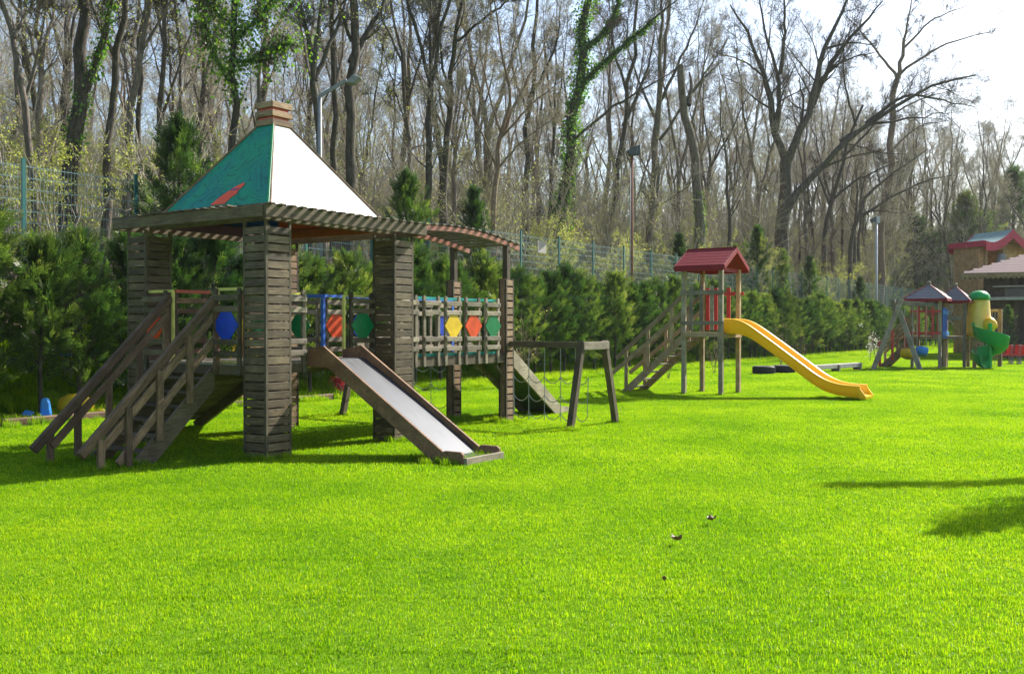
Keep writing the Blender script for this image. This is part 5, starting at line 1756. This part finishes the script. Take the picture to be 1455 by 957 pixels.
# tall evergreens far off at the right
for px, yy, s, lb in ((1372, 96, 2.0, "dark evergreen on the far slope left of the curved roof"), (1300, 92, 1.7, "dark evergreen on the far slope above the distant play fort"), (1440, 104, 2.3, "dark evergreen on the far slope above the curved roof")):
    x = (px - 727.5) / 1400 * yy
    put("evergreen", cone_kinds[0], ("trunk", "crown"), x, yy, float(gz(x, yy)), .4, s, lb, "tree", None)

# off-frame conifer whose top shades the lawn on the right
ox, oy = 3.35 + 3.9 / .767 * SX, 7.75 + 3.9 / .767 * SY
put("conifer", cone_kinds[2], ("trunk", "crown"), ox, oy, 0, .3, 3.9 / 5.5, "slim conifer standing on the open lawn to the right of the view", "conifer", None)
# and a bare leafy limb of another tree further right
rngb = np.random.default_rng(77)
kx, ky = 3.3 + 6.4 / .767 * SX, 10.25 + 6.4 / .767 * SY
Lb = [([(3.2, .6, -.1), (3.3, .5, 3.0), (3.0, .5, 6.6)], [.15, .13, .08]), ([(3.2, .5, 6.2), (1.6, .2, 6.6), (.0, 0, 6.4)], [.09, .09, .02]), ([(3.2, .5, 6.3), (4.2, 1.4, 7.6)], [.07, .03])]
P0, R0, L0, out_ = grow(rngb, Lb)
tb = thing("leaning_tree", "small tree with one level limb, standing beyond the right edge", "tree", (kx, ky, 0))
link("trunk", np_mesh("trunk", pack(out_, lambda j: B_DARK)), tb)
tw = twigs(rngb, P0[1:], R0[1:], L0[1:], m=(6, 5), lf=((.1, .2), (.3, .5)), up=(.02, .02))
V, Fq, t_ = leaves_on(rngb, P0[1:2], 1500, .10, spread=.07)
o = link("crown", np_mesh("crown", pack(tw, lambda j: B_TWIGD) + [(V, Fq, M_IVY, t_)]), tb); o['kind'] = 'stuff'

# ------------------------------------------------------------------ small plants
blos = shrub(610, 2.3, 3, 170, .09, M_WHITEB, B_PALE, .18, (5, 4))
for px, yy, s, lb in ((1245, 46, .8, "young sapling in white blossom before the hedge near the swing frame"), (1236, 47.5, .5, "smaller white blossoming sapling beside the taller one at the swing frame")):
    x = (px - 727.5) / 1400 * yy
    put("sapling", blos, ("stem", "foliage"), x, yy, 0, random.uniform(0, 6), s, lb, "sapling", None)
bareb = shrub(611, 2.4, 4, 60, .05, M_BUD, B_PALE, .35, (6, 5))
for px, yy, s, lb in ((742, 27.3, .95, "leafless whitish shrub in front of the hedge behind the chain net"), (1015, 35.5, .6, "small leafless shrub under the yellow slide's tower"), (950, 31.5, .5, "small leafless shrub between the stairs and posts of the red roofed tower"), (1110, 43, .8, "leafless young shrub above the two tyres"), (1140, 45, .7, "leafless young shrub behind the balance beam")):
    x = (px - 727.5) / 1400 * yy
    put("bare_shrub", bareb, ("stem", "foliage"), x, yy, float(gz(x, yy)), random.uniform(0, 6), s, lb, "shrub", None)
redb = shrub(612, .75, 7, 900, .05, M_REDF, B_TWIG, .5, (5, 4))
x, yy = (483 - 727.5) / 1400 * 23.2, 23.2
put("flower_bush", redb, ("stem", "foliage"), x, yy, 0, 0, .95, "small crimson flowering bush at the hedge foot seen under the slatted tower", "bush", None)
pinkb = shrub(613, 2.2, 7, 700, .06, M_PINK, B_TWIG, .5, (6, 5))
greenb = shrub(614, 2.4, 8, 3600, .09, M_SHRUB, B_TWIG, .5, (6, 5))
random.seed(9)
for i in range(9):
    uu = 2.5 + i * 2.2 + random.uniform(-.5, .5); dd_ = 18.3 + random.uniform(-.3, .3)
    x, yy = UX * uu + VX * dd_, UY * uu + VY * dd_
    put("blossom_shrub", pinkb, ("stem", "foliage"), x, yy, float(gz(x, yy)) - .1, random.uniform(0, 6), random.uniform(.7, 1), "pink blossomed shrub glimpsed on the bank behind the hedge", "shrub", "pink shrubs behind the hedge")
for i in range(30):
    uu = 2 + i * 2.2 + random.uniform(-.8, .8); dd_ = 18.1 + random.uniform(-.4, .5)
    x, yy = UX * uu + VX * dd_, UY * uu + VY * dd_
    if not in_view(x, yy): continue
    put("bank_shrub", greenb, ("stem", "foliage"), x, yy, float(gz(x, yy)) - .1, random.uniform(0, 6), random.uniform(.6, .95), "bright green leafy shrub lit by the sun on the bank behind the hedge", "shrub", "green shrubs behind the hedge")
# dry heap at the hedge foot
rd = np.random.default_rng(3)
C = np.stack([rd.normal(0, .35, 900), rd.normal(0, .25, 900), np.abs(rd.normal(0, .16, 900))], 1)
V, Fq, t_ = leaf_quads(rd, C, unit(rd.normal(size=(900, 3))), unit(rd.normal(size=(900, 3))), rd.uniform(.05, .12, 900), rd.uniform(.03, .07, 900), rd.uniform(0, 1, 900))
o = link("dry_leaves", np_mesh("dry_leaves", [(V, Fq, M_DRY, t_)])); o.location = ((285 - 727.5) / 1400 * 20.6, 20.6, .0)
tag(o, "heap of dry brown leaves at the foot of the hedge beside the slatted tower", "leaf pile", None, 'stuff')


def dry_leaf(px, py, s, label):
    Y = 2310 / (py - 465); X = (px - 727.5) / 1400 * Y
    rn = np.random.default_rng(int(px))
    m = MB(); n = 14
    ring_ = []
    for k in range(n):
        a = k / n * 6.28; r = s * (1 + .25 * (k % 2)) * rn.uniform(.8, 1.1)
        ring_.append((r * math.cos(a), r * .75 * math.sin(a), .035 + s * .55 * abs(math.sin(a * 1.5)) + rn.uniform(0, .01)))
    c = (0, 0, .028)
    n0 = len(m.v); m.v += ring_ + [c] + [(p[0] * .97, p[1] * .97, p[2] - .003) for p in ring_] + [(0, 0, .024)]
    for k in range(n):
        k2 = (k + 1) % n
        m.f.append((n0 + k, n0 + k2, n0 + n)); m.m.append(0)
        m.f.append((n0 + n + 1 + k2, n0 + n + 1 + k, n0 + 2 * n + 1)); m.m.append(0)
        m.f.append((n0 + k2, n0 + k, n0 + n + 1 + k, n0 + n + 1 + k2)); m.m.append(0)
    o = m.build("fallen_leaf", M_DRY); o.location = (X, Y, .015); o.rotation_euler = (0, 0, rn.uniform(0, 6))
    tag(o, label, "leaf")


dry_leaf(1012, 746, .045, "curled light brown dry leaf on the lawn, the largest of the three")
dry_leaf(962, 775, .042, "crumpled dark brown dry leaf on the lawn between the other two")
dry_leaf(944, 834, .018, "tiny brown dry leaf on the lawn")

# ------------------------------------------------------------------ left bed: edging log, toys
bx = []
p0 = (UX * -1.5 + VX * 16.25, UY * -1.5 + VY * 16.25); p1_ = (UX * 8.0 + VX * 16.25, UY * 8.0 + VY * 16.25)
for i in range(6):
    ua_ = 1.0 + i * 2.6
    a = (UX * ua_ + VX * 16.3, UY * ua_ + VY * 16.3); b = (UX * (ua_ + 2.5) + VX * 16.3, UY * (ua_ + 2.5) + VY * 16.3)
    o = plank("edging_beam", (a[0], a[1], .04), (b[0], b[1], .04), .14, .16, W_RAIL, None, c=.015)
    tag(o, ("grey timber edging beam at the left end of the hedge bed", "grey timber edging beam behind the blue plastic toy", "grey timber edging beam partly hidden by the stair handrails", "timber edging beam behind the slatted tower stairs", "timber edging beam seen between the slatted pillars", "timber edging beam seen below the bridge")[i], "edging beam", "timber edging of the hedge bed")
yy = 17.4
bt = thing("toy_rocker", "bright blue plastic toy standing upright at the hedge foot", "toy", ((62 - 727.5) / 1400 * yy, yy, 0), .3)
m = MB(); m.prism([(-.07, 0, .05), (-.06, 0, .33), (-.04, 0, .40), (.05, 0, .40), (.08, 0, .33), (.12, 0, .05)], (0, .16, 0)); m.build("toy_body", P_LBLUE, bt, bevel=.02)
m = MB(); m.prism([(-.24, -.18, .03), (-.18, -.18, .10), (.16, -.18, .08), (.20, -.18, .03)], (0, .12, 0)); m.build("toy_foot", P_LBLUE, bt, bevel=.015)
m = MB(); m.prism([(-.36, -.02, .12), (-.30, -.02, .20), (-.16, -.02, .16), (-.2, -.02, .1)], (0, .1, 0)); m.build("toy_arm", P_LBLUE, bt)
yt = thing("toy_car", "rounded yellow plastic toy lying in the bed behind the stair handrail", "toy", ((107 - 727.5) / 1400 * 18.2, 18.2, 0), .2)
m = MB(); m.lathe([(0, .08), (.28, .08), (.33, .2), (.28, .34), (.14, .42), (0, .43)], 16); o = m.build("toy_body", P_YELLOW, yt, smooth=True); o.scale = (1.0, .6, 1)
m = MB(); m.tube([(.25, -.1, .1), (.45, -.12, .12), (.6, -.1, .1)], .03, 6); m.build("toy_handle", P_YELLOW, yt)
yw = 18.3
m = MB(); m.tube([((82 - 727.5) / 1400 * yw, yw, 1.65 - 38 * yw / 1400), ((108 - 727.5) / 1400 * yw, yw + .1, 1.65 - 39.5 * yw / 1400)], .02, 8)
tag(m.build("blue_pipe", P_LBLUE), "thin light blue pipe showing through the hedge above the blue toy", "pipe")

# ------------------------------------------------------------------ lamp posts
x, y = lam(19.4, 455)
lp = thing("street_lamp", "grey street lamp with a slanting arm and flat head left of centre", "street lamp", (x, y, float(gz(x, y))))
k = y / 1400; zt = 1.65 + (465 - 138) * k - lp.location.z
m = MB(); m.tube([(0, 0, -.3), (0, 0, zt)], [.075, .055], 10); m.build("pole", P_STEEL, lp, smooth=True)
m = MB(); m.bar((-.02, 0, zt), (39 * k, -.1, zt + 22 * k), .06, .09); m.build("arm", P_STEEL, lp)
m = MB(); m.prism([(38 * k, -.22, zt + 17 * k), (48 * k, -.22, zt + 28 * k), (50 * k, -.22, zt + 29 * k), (60 * k, -.22, zt + 25 * k), (50 * k, -.22, zt + 16 * k)], (0, .28, 0)); m.build("lamp_head", P_STEEL, lp, bevel=.02)
x, y = lam(17.75, 898)
fl = thing("floodlight", "square dark floodlight on a thin rusty pole above the hedge", "floodlight", (x, y, float(gz(x, y))))
k = y / 1400; zt = 1.65 + (465 - 222) * k - fl.location.z
m = MB(); m.tube([(0, 0, -.3), (0, 0, zt)], .042, 10); m.build("pole", P_RUST, fl, smooth=True)
m = MB(); m.tube([(-.07, 0, -.2), (-.07, 0, zt - .3)], .022, 6); m.build("cable_pipe", P_STEEL, fl, smooth=True)
m = MB(); m.prism([(-.10, -.15, zt + .02), (-.22, -.15, zt + .18), (.02, -.15, zt + .32), (.30, -.15, zt + .42), (.30, -.15, zt + .04)], (0, .34, 0)); m.build("lamp_housing", P_DARKSTEEL, fl, bevel=.015)
m = MB(); m.bar((.14, .02, zt + .08), (.20, .02, zt + .37), .36, .02, up=(1, 0, 0)); m.build("lamp_glass", P_STEEL, fl)
x, y = lam(17.9, 1245)
gp = thing("lamp_pole", "slim pale grey pole with a small lamp on top beside the pinkish trunk", "lamp post", (x, y, float(gz(x, y))))
k = y / 1400; zt = 1.65 + (465 - 312) * k - gp.location.z
m = MB(); m.tube([(0, 0, -.3), (0, 0, zt)], [.10, .08], 10); m.build("pole", P_POLE, gp, smooth=True)
m = MB(); m.bar((-.38, 0, zt - .1), (-.05, 0, zt + .05), .25, .3); m.build("lamp_head", P_DARKSTEEL, gp)
m = MB(); m.box(-.06, .2, -.15, .15, zt - .25, zt + .22); m.build("lamp_box", P_POLE, gp)
x, y = lam(24, 1050)
sl_ = thing("street_lamp", "small whitish lamp head on a thin pole among the trees above the red roof", "street lamp", (x, y, float(gz(x, y))))
k = y / 1400; zt = 1.65 + (465 - 286) * k - sl_.location.z
m = MB(); m.tube([(.2, 0, -.3), (.2, 0, zt - .2), (0, 0, zt)], .05, 6); m.build("pole", P_STEEL, sl_)
m = MB(); m.lathe([(0, zt - .05), (.3, zt - .02), (.22, zt + .14), (0, zt + .18)], 10, (-.1, 0)); m.build("lamp_head", P_CONC, sl_, smooth=True)

# ------------------------------------------------------------------ buildings at the right
YB = 62.0
kb = YB / 1400
px_x = lambda px, Y: (px - 727.5) / 1400 * Y
PB = thing("wooden_pavilion", "tall plank clad structure with sweeping red edged curved roof", "pavilion", (px_x(1398, YB), YB, 0), R(18.4))
zz_ = lambda py, Y=YB: 1.65 + (465 - py) * Y / 1400
# local: x to the right along the gable (46 px ~ 2.9 m), y = depth
# local px: dx/d(localx) ~ cos45 => px per m = 1400/62*.707 = 16


def clad(name, x0, x1, y0, y1, z0, z1, parent):
    m = MB(); h = .125; z = z0; i = 0
    while z < z1 - .02:
        e = .012 if i % 2 else 0.0
        m.box(x0 - e, x1 + e, y0 - e, y1 + e, z, min(z1, z + h - .012)); z += h; i += 1
    m.box(x0 + .02, x1 - .02, y0 + .02, y1 - .02, z0, z1 - .01)
    o = m.build(name, W_CLAD, parent); o['kind'] = 'stuff'
    return o


zeave = zz_(354); zpk = zz_(329)
clad("wall", -.45, .02, .0, 2.1, 0, zeave + .15, PB)
clad("wall", 1.5, 5.6, .0, 2.0, 0, zeave + .35, PB)
plank("corner_post", (.08, -.03, 0), (.08, -.03, zeave + .2), .18, .18, W_TAN, PB, up=(0, 1, 0))
# curved roof: profile over x
def cprof(x, xc, half, zp, zlow):
    s = min(1, abs(x - xc) / half)
    # steep at peak, flat then slight upturn at the eave
    return zlow + (zp - zlow) * (1 - s) ** 2.2 + .35 * max(0, s - .55) ** 2 * 2.2


xc1, half = 1.55, 2.15
xs_ = np.linspace(xc1 - half, xc1 + half, 41)
zs_ = [cprof(x, xc1, half, zpk + .05, zeave + .22) for x in xs_]
yd0, yd1 = -.7, 2.4


def surf(name, xs2, zs2, y0, y1, dz0, dz1, mat, parent):
    m = MB(); n = len(xs2)
    m.v = [(x, y, z + dz) for x, z in zip(xs2, zs2) for y, dz in ((y0, dz0), (y1, dz0), (y1, dz1), (y0, dz1))]
    for i in range(n - 1):
        for j in range(4):
            m.f.append((i * 4 + j, i * 4 + (j + 1) % 4, i * 4 + 4 + (j + 1) % 4, i * 4 + 4 + j)); m.m.append(0)
    m.f.append((0, 1, 2, 3)); m.f.append(tuple(4 * (n - 1) + j for j in range(4))); m.m += [0, 0]
    return m.build(name, mat, parent)


rf2 = surf("roof", xs_, zs_, yd0, yd1, 0.0, .06, P_TEALROOF, PB)
surf("soffit", xs_, zs_, yd0 + .03, yd1, -.05, -.004, W_CLAD, rf2)
surf("barge_board", xs_, zs_, yd0 - .06, yd0 - .005, -.46, .09, P_MAROON, rf2)
surf("barge_board", xs_, zs_, yd1 + .005, yd1 + .06, -.46, .09, P_MAROON, rf2)
plank("eave_board", (xs_[0] - .03, yd0, zs_[0] - .06), (xs_[0] - .03, yd1, zs_[0] - .06), .05, .36, P_MAROON, rf2)
# gable infill
m = MB(); pg_ = [(x, .0, z - .06) for x, z in zip(xs_, zs_) if abs(x - xc1) < 1.25]; pg_ = [(xc1 - 1.25, 0, zeave + .0)] + pg_ + [(xc1 + 1.25, 0, zeave + .0)]
m.prism(pg_, (0, .08, 0)); m.build("gable_infill", W_CLAD, PB)
xs3 = np.linspace(3.75, 8.35, 31); zs3 = [cprof(x, 6.05, 2.3, zpk - .3, zeave + .2) for x in xs3]
surf("roof", xs3, zs3, yd0 + .5, yd1 + 1.0, 0, .06, P_TEALROOF, PB); surf("barge_board", xs3, zs3, yd0 + .44, yd0 + .495, -.3, .09, P_MAROON, PB)
m = MB(); m.tube([(.75, -.5, zz_(378)), (.95, -.5, zz_(362))], .26, 12); m.tube([(.70, -.5, zz_(363)), (1.15, -.5, zz_(362.5))], .06, 8); m.build("flue", P_STEEL, PB, smooth=False)

YK = 54.0
kz = lambda py: 1.65 + (465 - py) * YK / 1400
KI = thing("brown_kiosk", "dark brown boarded kiosk with low hipped shingle roof and long awning shelf", "kiosk", (px_x(1401, YK), YK, 0), R(-24))
m = MB(); m.box(0, 6.0, 0, 5, 0, kz(391)); ko = m.build("wall", W_BROWN, KI)
for i in range(27):
    plank("board", (.11 + i * .225, -.012, 0), (.11 + i * .225, -.012, kz(391) - .01), .02, .20, W_BROWN, ko, up=(1, 0, 0), c=.004)
# hip roof
ez = kz(389); rz_ = kz(366)
m = MB(); b_ = [(-1.25, -1.0, ez), (8.0, -1.0, ez), (8.0, 6, ez), (-1.25, 6, ez)]; r1_, r2_ = (2.9, 2.5, rz_ + .55), (5.4, 2.5, rz_ + .55)
m.poly([b_[0], b_[1], r2_, r1_]); m.poly([b_[1], b_[2], r2_]); m.poly([b_[2], b_[3], r1_, r2_]); m.poly([b_[3], b_[0], r1_]); m.poly(b_[::-1])
ro_ = m.build("roof", P_SHINGLE, KI)
A = Vector(b_[0]); B = Vector(b_[1]); C1 = Vector(r1_); C2 = Vector(r2_); nn = (B - A).cross(C1 - A).normalized()
for k in range(9):
    t = (k + .3) / 9; p, q_ = A.lerp(C1, t), B.lerp(C2, t)
    plank("shingle_course", p + nn * .012, q_ + nn * .012, .40, .012, P_SHINGLE, ro_, up=nn, c=0)
plank("fascia", (-1.27, -1.02, ez - .10), (8, -1.02, ez - .10), .04, .24, W_TAN, ro_)
plank("fascia", (-1.27, -1.0, ez - .10), (-1.27, 6, ez - .10), .04, .24, W_TAN, ro_)
m = MB()
for i in range(36): m.tube([(-1.2 + i * .25, -1.045, ez - .22), (-1.2 + i * .25, -1.00, ez - .22)], .10, 8)
o = m.build("scalloped_trim", W_TAN, ro_); o['kind'] = 'stuff'
m = MB(); m.box(.9, 6.1, -.06, -.015, kz(426), kz(410)); m.build("window", P_GLASS, KI)
plank("shutter_edge", (.3, -.35, kz(407.5)), (6.2, -.35, kz(407.5)), .6, .07, P_CONC, KI)
plank("awning_shelf", (-.6, -.6, kz(425)), (6.4, -.6, kz(425)), 1.0, .16, P_CONC, KI)
m = MB(); m.box(-.02, 6.02, -.05, -.02, kz(425), kz(422)); m.build("shelf_trim", W_GREY, KI)
print("built")

# ------------------------------------------------------------------ air
hz_m = bpy.data.materials.new("air"); hz_m.use_nodes = True
hz_m.node_tree.nodes.clear()
o_ = hz_m.node_tree.nodes.new("ShaderNodeOutputMaterial"); v_ = hz_m.node_tree.nodes.new("ShaderNodeVolumePrincipled")
v_.inputs["Color"].default_value = (0.93, 0.96, 1.0, 1); v_.inputs["Density"].default_value = 0.0002; v_.inputs["Anisotropy"].default_value = 0.3
hz_m.node_tree.links.new(v_.outputs[0], o_.inputs["Volume"])
m = MB(); m.box(-190, 190, -12, 205, -1.5, 48)
tag(m.build("haze", hz_m), "thin pale air haze", None, None, 'stuff')
scene.cycles.volume_bounces = 0
